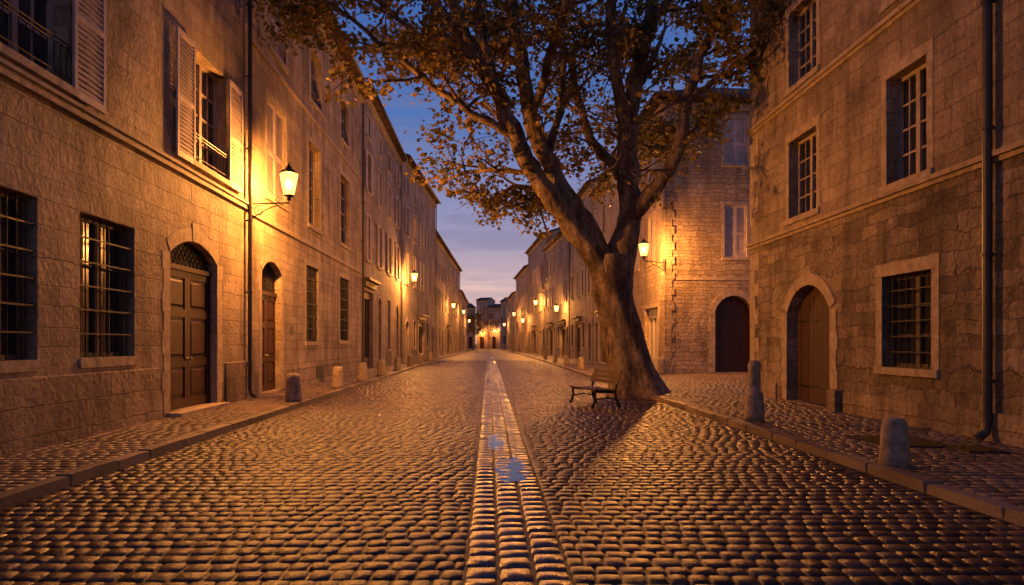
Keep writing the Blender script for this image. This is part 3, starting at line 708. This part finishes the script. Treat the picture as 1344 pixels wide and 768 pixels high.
plank_leaf(r2, f1, ar['s0'], m_, ar['s0'], ar['s1'], .16, 3.9, .75, -.45, 'wood'); plank_leaf(r2, f1, m_, ar['s1'], ar['s0'], ar['s1'], .16, 3.9, .75, -.45, 'wood')
for o in ww: shutters_closed(r2, f1, o, 'shutter', .1)
for o in w2: shutters_closed(r2, f2, o, 'shutter2', .1)
g = MB(); a, b_ = sh_['s0'], sh_['s1']
g.fbox(f2, a, b_, .2, .8, -.28, -.2); g.fbox(f2, a, b_, 2.9, 3.4, -.28, -.18)
for k in range(4): s = a+.05+(b_-a-.1)*k/3; g.fbox(f2, s-.05, s+.05, .799, 2.901, -.28, -.201)
w = g.build('shopfront', M['shopw'], r2); g = MB(); g.fbox(f2, a+.1, b_-.1, .3, 3.2, -.3, -.285); g.build('door', M['shopw'], w)
z = .1; k = 0; qb = MB()
while z < 12.8:
    hq = R.uniform(.3, .42)
    q = .46 if k % 2 else .34; qb.box(8.5-.012, 8.5+q, 33-.012, 33+(.8-q), z+.004, z+hq-.004)
    z += hq; k += 1
qb.build('quoin', M['rubble'], r2)
eave(r2, f1, H, .6); eave(r2, f2, H, .6)
g = MB(); c0 = [(7.85, 32.35), (18, 32.9), (18, 42), (7.7, 42)]; za, zb = H-.02, H+1.9; rg = [(12, 37), (14.5, 37.2)]
def pt(i, z): return (*c0[i], z)
for dz in (0, .14):
    g.poly(pt(0, za+dz), pt(1, za+dz), (*rg[1], zb+dz), (*rg[0], zb+dz)); g.poly(pt(2, za+dz), pt(3, za+dz), (*rg[0], zb+dz), (*rg[1], zb+dz))
    g.poly(pt(3, za+dz), pt(0, za+dz), (*rg[0], zb+dz)); g.poly(pt(1, za+dz), pt(2, za+dz), (*rg[1], zb+dz))
for i in range(4): j = (i+1) % 4; g.poly(pt(i, za), pt(j, za), pt(j, za+.14), pt(i, za+.14))
g.build('roof', M['tile'], r2)
# ---- R row
auto_house('house on the right hidden in part by the plane tree trunk', (8.3, 41.4), (8.1, 53), 'R', 13.0, 'render', [(5.6, 7.8), (9.4, 11.4)], 4, 'wdsd', 'shutter2', 8, GR, ((4, -3, .6),), 'pipe2')
auto_house('house on the right just past the plane tree trunk, two rows of shutters', (8.1, 53.05), (7.7, 65), 'R', 14.2, 'ashlar3', [(5.6, 7.8), (9.4, 11.4)], 4, 'dwsw', 'shutter2', 9, GR, ((6, -3, .6),), 'pipe')
auto_house('mid street house on the right with pale plaster and shop ledge', (7.7, 65.05), (6.7, 81), 'R', 12.6, 'render', [(5.6, 7.8), (9.2, 11.2)], 6, 'dswdsw', 'shutter2', 10, GR, ((6, -3, .6), (13, -3, .5)), 'pipe2')
auto_house('stone house on the right where the second right lamp hangs', (6.7, 81.05), (5.65, 99), 'R', 14.6, 'ashlar3', [(5.6, 7.8), (9.4, 11.4)], 6, 'wdwswd', 'shutter', 11, GR, ((6, -3, .9),), None)
auto_house('narrow looking far house on the right before the street end', (5.6, 99.05), (4.7, 119), 'R', 12.8, 'render2', [(5.2, 7.2), (8.8, 10.6)], 7, 'wdwwdwd', 'shutter2', 12, GR, ((9, -3, .9),), None)
auto_house('farthest low house on the right side of the street end', (4.5, 119.1), (3.8, 148), 'R', 10.4, 'ashlar3', [(4.6, 6.4), (7.6, 9.2)], 8, 'wdwwdwwd', 'shutter2', 13, GR, (), None)
GF = 'houses closing the far end of the street'
auto_house('leftmost of the houses closing the far end of the street', (-13, 166), (-3.4, 170), 'L', 10.4, 'render', [(4.6, 6.4), (7.6, 9.2)], 4, 'wdwd', 'shutter2', 14, GF, (), None, D=6)
auto_house('narrow house with the highest eave closing the far end of the street', (-3.3, 176), (-.4, 175), 'L', 12.6, 'render', [(4.6, 6.4), (7.4, 8.9)], 2, 'd', 'shutter2', 15, GF, (), None, D=6, pitch=.2)
auto_house('lowest house at the middle of the far end of the street', (-.3, 173), (2.7, 171), 'L', 10.6, 'render2', [(4.6, 6.4), (7.6, 9.2)], 2, 'd', 'shutter2', 17, GF, (), None, D=6, pitch=.25)
auto_house('rightmost of the houses closing the far end of the street', (2.8, 168), (11, 164), 'L', 11.8, 'render2', [(4.6, 6.4), (8, 9.8)], 4, 'wdwd', 'shutter', 16, GF, ((3, -3, 1),), None, D=6)

# =============================================================== STREET LAMPS
def lamp(wx, wy, ux, uy, reach, zl, label, power=900, far=False):
    t = thing('street_lamp', label, 'street lamp', (wx, wy, zl), 'wall lanterns along the street')
    tipx, tipy = wx+ux*reach, wy+uy*reach
    def q(a, z): return (wx+ux*a, wy+uy*a, zl+z)
    b = MB()
    b.tube([q(0, -.55), q(reach*.5, -.53), q(reach, -.52), q(reach, -.42)], .022, 8)
    b.tube([q(.02, -.95), q(.02, -.35)], .025, 8)
    if not far:
        pts = []
        for k in range(22):
            a = k/21*math.pi*2.6; rr = .17*(1-k/26); pts.append(q(.22+rr*math.cos(a+1.2)*1.0, -.74+rr*math.sin(a+1.2)*.9))
        b.tube(pts, .011, 6)
        pts = [q(.03+(reach-.15)*k/12, -.93+.36*math.sin(k/12*math.pi/2)) for k in range(13)]; b.tube(pts, .014, 6)
        pts = []
        for k in range(16):
            a = k/15*math.pi*2.2; rr = .09*(1-k/22); pts.append(q(reach*.72+rr*math.cos(a), -.44+rr*math.sin(a)))
        b.tube(pts, .009, 6)
    b.build('bracket', M['iron'], t, True)
    c = (tipx, tipy, zl); n = 6
    ra, rb, za, zb = .15, .26, -.32, .27
    f = MB()
    ring = lambda r, z: [(c[0]+r*math.cos(2*math.pi*k/n), c[1]+r*math.sin(2*math.pi*k/n), c[2]+z) for k in range(n+1)]
    A_, B_ = ring(ra, za), ring(rb, zb)
    for k in range(n): f.tube([A_[k], B_[k]], .007, 5); f.tube([A_[k], A_[k+1]], .010, 5); f.tube([B_[k], B_[k+1]], .010, 5)
    f.lathe(c, [(.03, -.46), (.06, -.42), (.05, -.37), (.13, -.33), (.135, -.32)], 8)
    lf = f.build('lantern', M['iron'], t)
    g = MB(); A2, B2 = ring(ra-.006, za+.01), ring(rb-.006, zb-.01)
    for k in range(n): g.poly(A2[k], A2[k+1], B2[k+1], B2[k])
    g.build('glass', M['lglass'], lf)
    g = MB(); g.lathe(c, [(.27, .275), (.24, .31), (.14, .38), (.08, .42), (.085, .45), (.05, .48), (.02, .51), (.025, .55), (.004, .6)], 6); g.build('cap', M['iron'], lf)
    g = MB(); g.lathe((c[0], c[1], c[2]-.14), [(.03, 0), (.07, .06), (.08, .13), (.06, .2), (.02, .24)], 10); g.build('bulb', M['bulb'], lf, True)
    ld = bpy.data.lights.new('lamp_light', 'POINT'); ld.energy = power; ld.color = (1, .35, .065); ld.shadow_soft_size = .16
    ld.use_nodes = True; nt = ld.node_tree; e = nt.nodes['Emission']; fo = nt.nodes.new('ShaderNodeLightFalloff'); fo.inputs[0].default_value = 1; fo.inputs[1].default_value = 1.8
    nt.links.new(fo.outputs[0], e.inputs[1])
    lo_ = bpy.data.objects.new('lamp_light', ld); COL.objects.link(lo_); lo_.parent = t; lo_.location = (tipx-wx, tipy-wy, .12)
lamp(XL, 18.45, 1, 0, 1.02, 5.9, 'lit iron wall lantern beside the downpipe of the nearest left house', 10200)
lamp(-6.35, 48.8, 1, 0, 1.0, 6.3, 'lit wall lantern between the third and fourth left houses', 9500, True)
lamp(-5.5, 88, 1, 0, .9, 6.4, 'lit lantern midway along the long lower left house', 5000, True)
lamp(-4.95, 108, 1, 0, .9, 6.5, 'tiny lit lantern near the end of the long left house', 4500, True)
lamp(-4.9, 137, 1, 0, .9, 6.0, 'farthest lit lantern on the left of the street end', 4000, True)
lamp(8.45, 32.95, -.84, -.54, 1.37, 6.0, 'lit wall lantern on the corner house to the right of the tree trunk', 11000)
lamp(7.55, 67.5, -1, 0, .9, 5.0, 'low lit lantern on the pale plaster house on the right', 4500, True)
lamp(6.55, 83, -1, 0, .9, 6.5, 'lit lantern on the right row, well beyond the tree', 8000, True)
lamp(5.72, 98, -1, 0, .9, 4.8, 'low lit lantern on the right row beyond the brighter one', 3500, True)
lamp(4.98, 112, -1, 0, .9, 6.3, 'small lit lantern far down the right row', 4500, True)
lamp(3.95, 142, -1, 0, .8, 5.4, 'farthest lit lantern on the right of the street end', 4000, True)
lamp(1.3, 171.9, 0, -1, .9, 4.6, 'lit lantern on the lowest house closing the far end', 4000, True)
lamp(-2.2, 175.6, 0, -1, .9, 4.2, 'lit lantern on the narrow house closing the far end', 4000, True)

# =============================================================== BOLLARDS
def bollard(x, y, z, h, r, label, group='low stone bollards'):
    b = MB(); b.lathe((x, y, z), [(r*1.04, 0), (r*1.02, h*.1), (r*.95, h*.5), (r*.87, h*.8), (r*.8, h*.92), (r*.6, h*.985), (r*.2, h)], 18, .02)
    tag(b.build('bollard', M['bollard'], None, True), label, 'bollard', group)
names = ['nearest stone bollard on the left kerb, by the second door', 'second stone bollard along the left kerb', 'third stone bollard along the left kerb', 'fourth stone bollard along the left kerb', 'fifth stone bollard along the left kerb', 'sixth stone bollard along the left kerb', 'seventh stone bollard along the left kerb', 'eighth stone bollard along the left kerb']
for yy, nm in zip((17.3, 22.4, 26.8, 31.5, 37, 43, 50, 58), names): bollard(-4.96, yy, .11, .72, .2, nm)
for yy, nm in zip((38, 45, 53, 62), ['stone bollard on the right kerb just past the tree', 'second stone bollard beyond the tree on the right kerb', 'third stone bollard beyond the tree on the right kerb', 'fourth stone bollard beyond the tree on the right kerb']): bollard(5.1, yy, .11, .7, .18, nm)
bollard(8.25, 32.7, .11, .8, .2, 'rounded guard stone at the foot of the corner house')
bollard(4.93, 8.3, .11, .58, .165, 'squat stone bollard nearest the camera on the right pavement')
b = MB(); b.lathe((5.05, 13.0, .11), [(.185, 0), (.185, .15), (.17, .48), (.16, .53), (.12, .56), (.115, .62), (.115, 1.0), (.125, 1.05), (.1, 1.13), (.03, 1.16)], 16, .02)
tag(b.build('bollard', M['bollard'], None, True), 'tall two stage stone bollard with a slimmer upper half on the right pavement', 'bollard')
for (x, y, w, l, nm) in ((6.15, 10.3, .5, .6, 'dark metal hatch in the paving behind the squat bollard'), (6.75, 9.5, .28, .3, 'small dark drain plate in the paving by the downpipe')):
    b = MB(); b.box(x-w, x+w, y-l, y+l, .11, .130)
    for k in range(9): s = x-w+.06+(2*w-.12)*k/8; b.box(s-.012, s+.012, y-l+.05, y+l-.05, .1295, .136)
    tag(b.build('drain_cover', M['cover']), nm, 'drain cover')

# =============================================================== BENCH
bt = thing('park_bench', 'dark slatted wooden bench with iron ends standing on the cobbles before the tree', 'bench')
LB = 1.7
s_ = MB()
for k in range(5): x = -.30+k*.112; s_.box(x-.05, x+.05, -LB/2, LB/2, .435-.006*k, .475-.006*k)
s_.build('seat', M['oak'], bt)
s_ = MB()
for k in range(3):
    z = .58+k*.115; x = .25+k*.04
    s_.hexa([(x-.016, -LB/2, z), (x+.016, -LB/2, z), (x+.016, LB/2, z), (x-.016, LB/2, z), (x+.014, -LB/2, z+.095), (x+.046, -LB/2, z+.095), (x+.046, LB/2, z+.095), (x+.014, LB/2, z+.095)])
s_.build('backrest', M['oak'], bt)
for yy in (-LB/2+.12, LB/2-.12):
    l = MB()
    l.tube([(-.38, yy, .03), (-.33, yy, .12), (-.29, yy, .28), (-.31, yy, .4), (-.33, yy, .42)], [.036, .032, .03, .03, .028], 8)
    l.tube([(.36, yy, .03), (.29, yy, .12), (.24, yy, .28), (.23, yy, .42), (.27, yy, .6), (.38, yy, .92)], [.036, .032, .03, .03, .028, .024], 8)
    l.tube([(-.33, yy, .41), (0, yy, .395), (.22, yy, .385)], .026, 8)
    l.tube([(-.29, yy, .22), (0, yy, .26), (.25, yy, .22)], .018, 8)
    l.build('leg', M['iron'], bt, True)
bt.location = (2.66, 17.2, .012); bt.rotation_euler = (0, 0, math.radians(14))

# =============================================================== TREE
def leaf_mesh(name, pts, size, mat, parent, seed=3):
    rs = np.random.RandomState(seed); P = np.asarray(pts, float); n = len(P)
    tpl = np.array([[0, -.5, 0], [.42, -.28, .05], [.5, .12, .1], [.2, .18, .02], [0, .6, 0], [-.2, .18, .02], [-.5, .12, .1], [-.42, -.28, .05]])
    a = rs.rand(n)*2*np.pi; tl = rs.normal(0, .8, n); t2 = rs.normal(0, .6, n); sz = size*rs.uniform(.6, 1.25, n)
    T = tpl[None]*sz[:, None, None]; x, y, z = T[..., 0], T[..., 1], T[..., 2]
    c, s = np.cos(tl)[:, None], np.sin(tl)[:, None]; y, z = y*c-z*s, y*s+z*c
    c, s = np.cos(t2)[:, None], np.sin(t2)[:, None]; x, z = x*c-z*s, x*s+z*c
    c, s = np.cos(a)[:, None], np.sin(a)[:, None]; x, y = x*c-y*s, x*s+y*c
    off = wloc(parent) if parent else Vector((0, 0, 0))
    V = np.stack([x, y, z], -1)+(P-np.array(off))[:, None]; V = V.reshape(-1, 3)
    me = bpy.data.meshes.new(name); me.vertices.add(len(V)); me.vertices.foreach_set('co', V.astype(np.float32).ravel())
    me.loops.add(n*8); me.loops.foreach_set('vertex_index', np.arange(n*8, dtype=np.int32)); me.polygons.add(n)
    me.polygons.foreach_set('loop_start', np.arange(0, n*8, 8, dtype=np.int32)); me.polygons.foreach_set('loop_total', np.full(n, 8, np.int32)); me.update(calc_edges=True)
    at = me.attributes.new('tone', 'FLOAT', 'POINT'); at.data.foreach_set('value', np.repeat(rs.rand(n), 8).astype(np.float32))
    me.materials.append(mat); o = bpy.data.objects.new(name, me); COL.objects.link(o)
    if parent: o.parent = parent
    return o
TD = 20.4; tr_ = thing('plane_tree', 'huge old plane tree leaning over the street, its forked limbs full of autumn leaves', 'tree', (4.25, TD, 0))
TR = random.Random(21)
def tp(px, py, dd=0): d = TD+dd; return Vector((PX(px, TD)*1.0, d, PZ(py, TD)))
trunk = MB(); branches = MB(); leafpts = []
def smooth_path(pts, rad, sub=4):
    out = []; rr = []
    P = [pts[0]]+pts+[pts[-1]]
    for i in range(len(pts)-1):
        p0, p1, p2, p3 = P[i], P[i+1], P[i+2], P[i+3]
        for k in range(sub):
            t = k/sub; out.append(.5*((2*p1)+(-p0+p2)*t+(2*p0-5*p1+4*p2-p3)*t*t+(-p0+3*p1-3*p2+p3)*t**3)); rr.append(rad[i]+(rad[i+1]-rad[i])*t)
    out.append(pts[-1]); rr.append(rad[-1]); return out, rr
pp, rr = smooth_path([tp(836, 531), tp(834, 515), tp(829, 490), tp(821, 455), tp(811, 410), tp(803, 370), tp(799, 335)], [1.1, .88, .68, .61, .57, .55, .42], 6)
b0 = len(trunk.v); trunk.tube(pp, rr, 36, False); BR = random.Random(4)
ph = [BR.uniform(0, 6.28) for _ in range(6)]
for i in range(len(pp)):
    for k in range(36):
        v = Vector(trunk.v[b0+i*36+k]); a = 2*math.pi*k/36; fl = max(0, 1-i/11)
        s = 1+.05*math.sin(3*a+i*.13+ph[0])+.04*math.sin(5*a+1.3-i*.1)+.03*math.sin(9*a+i*.35+ph[1])+fl*.15*math.sin(5*a+.6)+.025*math.sin(2*a+i*.6+ph[2])
        trunk.v[b0+i*36+k] = tuple(pp[i]+(v-pp[i])*s)
limbs = [
 ([(811,395,0),(778,335,-.1),(740,288,-.3),(703,238,-.6),(674,190,-.9),(655,148,-1.2),(625,100,-1.4),(600,40,-1.6),(570,-40,-1.8),(545,-120,-2)], [.46,.35,.30,.27,.25,.22,.18,.15,.11,.06]),
 ([(808,385,.1),(777,312,.1),(744,260,0),(716,205,.1),(697,150,.2),(686,80,.3),(672,0,.4),(655,-90,.6),(640,-180,.8)], [.46,.35,.30,.26,.23,.2,.17,.13,.07]),
 ([(808,385,.1),(822,310,.1),(829,255,.2),(826,190,.2),(832,120,.1),(850,40,0),(862,-50,-.3),(870,-150,-.5)], [.5,.40,.34,.3,.26,.22,.16,.08]),
 ([(826,285,.1),(862,245,-.2),(884,198,-.5),(893,142,-.7),(912,80,-.9),(940,10,-1.2),(965,-60,-1.4)], [.3,.22,.18,.16,.13,.09,.05]),
 ([(828,235,.2),(802,200,.8),(778,150,1.4),(766,80,2),(750,0,2.4),(735,-80,3)], [.22,.17,.14,.12,.1,.05]),
 ([(828,185,.2),(806,120,-.6),(792,40,-1.2),(785,-60,-1.8),(775,-140,-2.4)], [.22,.17,.14,.1,.05]),
 ([(674,190,-.9),(625,172,-1.4),(565,135,-2.0),(505,95,-2.6),(450,62,-3.0)], [.14,.11,.09,.06,.03]),
 ([(655,148,-1.2),(600,85,-2.4),(545,35,-3.6),(480,-20,-4.6)], [.14,.11,.08,.04]),
 ([(703,238,-.6),(655,225,-.2),(610,222,.5),(570,228,1.0)], [.1,.08,.06,.03]),
 ([(742,258,0),(712,235,1.4),(672,220,2.8),(640,235,4)], [.13,.1,.08,.03]),
 ([(832,120,.1),(862,70,1.4),(890,20,2.8),(920,-50,4)], [.17,.13,.1,.04]),
 ([(893,142,-.7),(930,118,-1.2),(965,92,-1.8)], [.09,.07,.03]),
 ([(686,80,.3),(630,30,1.5),(590,-10,3),(550,-40,4.4)], [.14,.11,.08,.03]),
 ([(826,190,.2),(850,150,2),(870,120,4),(880,100,5.6)], [.16,.13,.1,.04]),
 ([(697,150,.2),(720,90,-1.6),(735,40,-3.2),(745,-20,-4.6)], [.15,.12,.09,.04]),
 ([(850,40,0),(890,-10,-1.6),(930,-60,-3)], [.14,.1,.04]),
 ([(625,100,-1.4),(570,70,-.6),(515,20,0),(470,-40,.6)], [.13,.1,.07,.03]),
 ([(716,205,.1),(735,150,.8),(745,80,1.2),(738,0,1.6),(725,-80,2)], [.15,.12,.1,.08,.04]),
 ([(655,148,-1.2),(640,80,-.8),(628,10,-.4),(610,-70,0)], [.14,.11,.09,.04]),
]
def zmin(x, y):
    return 5.1+max(0, 1.8-x)*.42
KR = random.Random(8)
def keep(p):
    if p.z < zmin(p.x, p.y): return False
    k = .43
    if p.y < TD-.8 and -1.2 < p.x < 5.8 and p.z < 12: k = .11
    elif p.y < TD+1.5 and 0 < p.x < 5.8 and p.z < 10.5: k = .2
    return KR.random() < k
def twig(p, d, ln, r, lvl):
    pts = [p]; rad = [r]; n = 5; q = p.copy(); dd = d.normalized()
    for k in range(n):
        dd = (dd+Vector((TR.gauss(0, .2), TR.gauss(0, .2), TR.gauss(-.02 if lvl > 1 else .03, .16)))).normalized(); q = q+dd*ln/n
        pts.append(q); rad.append(r*(1-.8*(k+1)/n))
        if lvl == 1 and k >= 1:
            for _ in range(2 if TR.random() < .6 else 1):
                side = Vector((TR.gauss(0, 1), TR.gauss(0, 1), TR.gauss(-.1, .6))).normalized(); twig(q, dd*.6+side*.8, ln*TR.uniform(.35, .6), r*.45, 2)
        if lvl == 2 or k == n-1:
            m_ = 13 if lvl == 2 else 8
            for _ in range(m_):
                s = Vector((TR.gauss(0, .17), TR.gauss(0, .17), TR.gauss(-.08, .14))); lp_ = q+s
                if keep(lp_): leafpts.append(lp_)
    if q.z > zmin(q.x, q.y)-.4: branches.tube(pts, rad, 5 if lvl == 1 else 4, False)
for li, (pl, rd_) in enumerate(limbs):
    pts = [tp(a, b_, c_) for a, b_, c_ in pl]; pth, rdd = smooth_path(pts, rd_, 5)
    for i in range(1, len(pth)-1): pth[i] = pth[i]+Vector((TR.gauss(0, .035), TR.gauss(0, .035), TR.gauss(0, .02))); rdd[i] *= TR.uniform(.92, 1.08)
    (trunk if li < 6 else branches).tube(pth, rdd, 14 if li < 6 else 8, True)
    n = len(pth)
    start = .42 if li < 3 else .25
    for i in range(int(n*start), n, 2 if li < 6 else 1):
        if li >= 6 and TR.random() < .25: continue
        t = (pth[min(i+1, n-1)]-pth[i-1]).normalized(); side = Vector((TR.gauss(0, 1), TR.gauss(0, 1), TR.gauss(.1, .5))).normalized()
        twig(pth[i], t*.5+side, TR.uniform(1.3, 2.6), min(.055, rdd[i]*.6), 1)
tk = trunk.build('trunk', M['bark'], tr_, True); bk = branches.build('branch', M['bark'], tr_, True)
lc = leaf_mesh('crown', leafpts, .15, M['leaf'], tr_)
ft = thing('street_tree', 'small dark tree at the far left end of the street', 'tree', (-3.6, 152, 0))
g = MB(); g.tube([(-3.6, 152, 0), (-3.55, 152, 3), (-3.5, 152, 5.5)], [.2, .15, .08], 8); g.build('trunk', M['bark'], ft, True)
pts = []
for k in range(22):
    c = Vector((-3.6+TR.gauss(0, 1.1), 152+TR.gauss(0, 1.2), 6.0+TR.gauss(0, 1.4)))
    for _ in range(60): pts.append(c+Vector((TR.gauss(0, .5), TR.gauss(0, .5), TR.gauss(0, .45))))
leaf_mesh('crown', pts, .35, M['leaf'], ft, 9)
pts = []
for k in range(420):
    q = R.random()
    if q < .4: x, y, z = -4.6+abs(R.gauss(0, .25)), R.uniform(5, 30), .028
    elif q < .6: x, y, z = R.uniform(-6.3, -5), R.uniform(5, 28), .128
    elif q < .8: x, y, z = 4.3+R.gauss(0, 1.2), 19+R.gauss(0, 2.4), .028
    else: x, y, z = 4.55-abs(R.gauss(0, .3)), R.uniform(6, 22), .028
    if x > 4.6: z = .135
    pts.append((x, y, z))
fl = leaf_mesh('fallen_leaves', pts, .1, M['dleaf'], None, 4); fl['kind'] = 'stuff'; fl['label'] = 'scattered dry leaves along the kerbs and under the tree'; fl['category'] = 'fallen leaves'
me = fl.data; co = np.zeros(len(me.vertices)*3, np.float32); me.vertices.foreach_get('co', co); co = co.reshape(-1, 8, 3); zz = np.array([p[2] for p in pts])[:, None]; co[..., 2] = zz+(co[..., 2]-zz)*.22; me.vertices.foreach_set('co', co.ravel())

# =============================================================== SKY
w = bpy.data.worlds.new('World'); bpy.context.scene.world = w; w.use_nodes = True; nt = w.node_tree; bg = nt.nodes['Background']
tc = N(nt, 'ShaderNodeTexCoord'); sp = N(nt, 'ShaderNodeSeparateXYZ'); L(nt, tc.outputs['Generated'], sp.inputs[0])
sky = ramp(nt, sp.outputs[2], [(0, (.52, .34, .29)), (.08, (.48, .34, .36)), (.17, (.26, .25, .40)), (.30, (.075, .145, .37)), (.5, (.026, .085, .30)), (1, (.012, .034, .14))])
mp = N(nt, 'ShaderNodeMapping'); mp.inputs['Scale'].default_value = (2.2, 2.2, 22); L(nt, tc.outputs['Generated'], mp.inputs[0])
nz = N(nt, 'ShaderNodeTexNoise', **{'Scale': 2.6, 'Detail': 7.0, 'Roughness': .6}); L(nt, mp.outputs[0], nz.inputs['Vector'])
cl = ramp(nt, nz.outputs[0], [(.44, (0, 0, 0)), (.6, (1, 1, 1))])
fade = N(nt, 'ShaderNodeMapRange'); L(nt, sp.outputs[2], fade.inputs[0]); fade.inputs[1].default_value = .05; fade.inputs[2].default_value = .42; fade.inputs[3].default_value = .9; fade.inputs[4].default_value = .12
ff = math_(nt, 'MULTIPLY', cl, fade.outputs[0])
cc = ramp(nt, sp.outputs[2], [(0, (.8, .48, .36)), (.09, (.66, .44, .40)), (.14, (.22, .20, .31)), (.26, (.17, .18, .30)), (.5, (.07, .10, .22))])
L(nt, mixc(nt, ff, sky, cc), bg.inputs[0]); bg.inputs[1].default_value = 1.25
# =============================================================== CAMERA
cam = bpy.data.cameras.new('camera'); co_ = bpy.data.objects.new('camera', cam); COL.objects.link(co_)
co_.location = (0, 0, CH); co_.rotation_euler = (math.pi/2, 0, 0); cam.sensor_width = 36; cam.lens = 24; cam.shift_x = (672-CX)/1344; cam.shift_y = (CY-384)/1344; cam.clip_end = 2000
sc = bpy.context.scene; sc.camera = co_
sc.view_settings.view_transform = 'Standard'; sc.view_settings.look = 'None'; sc.view_settings.exposure = 0
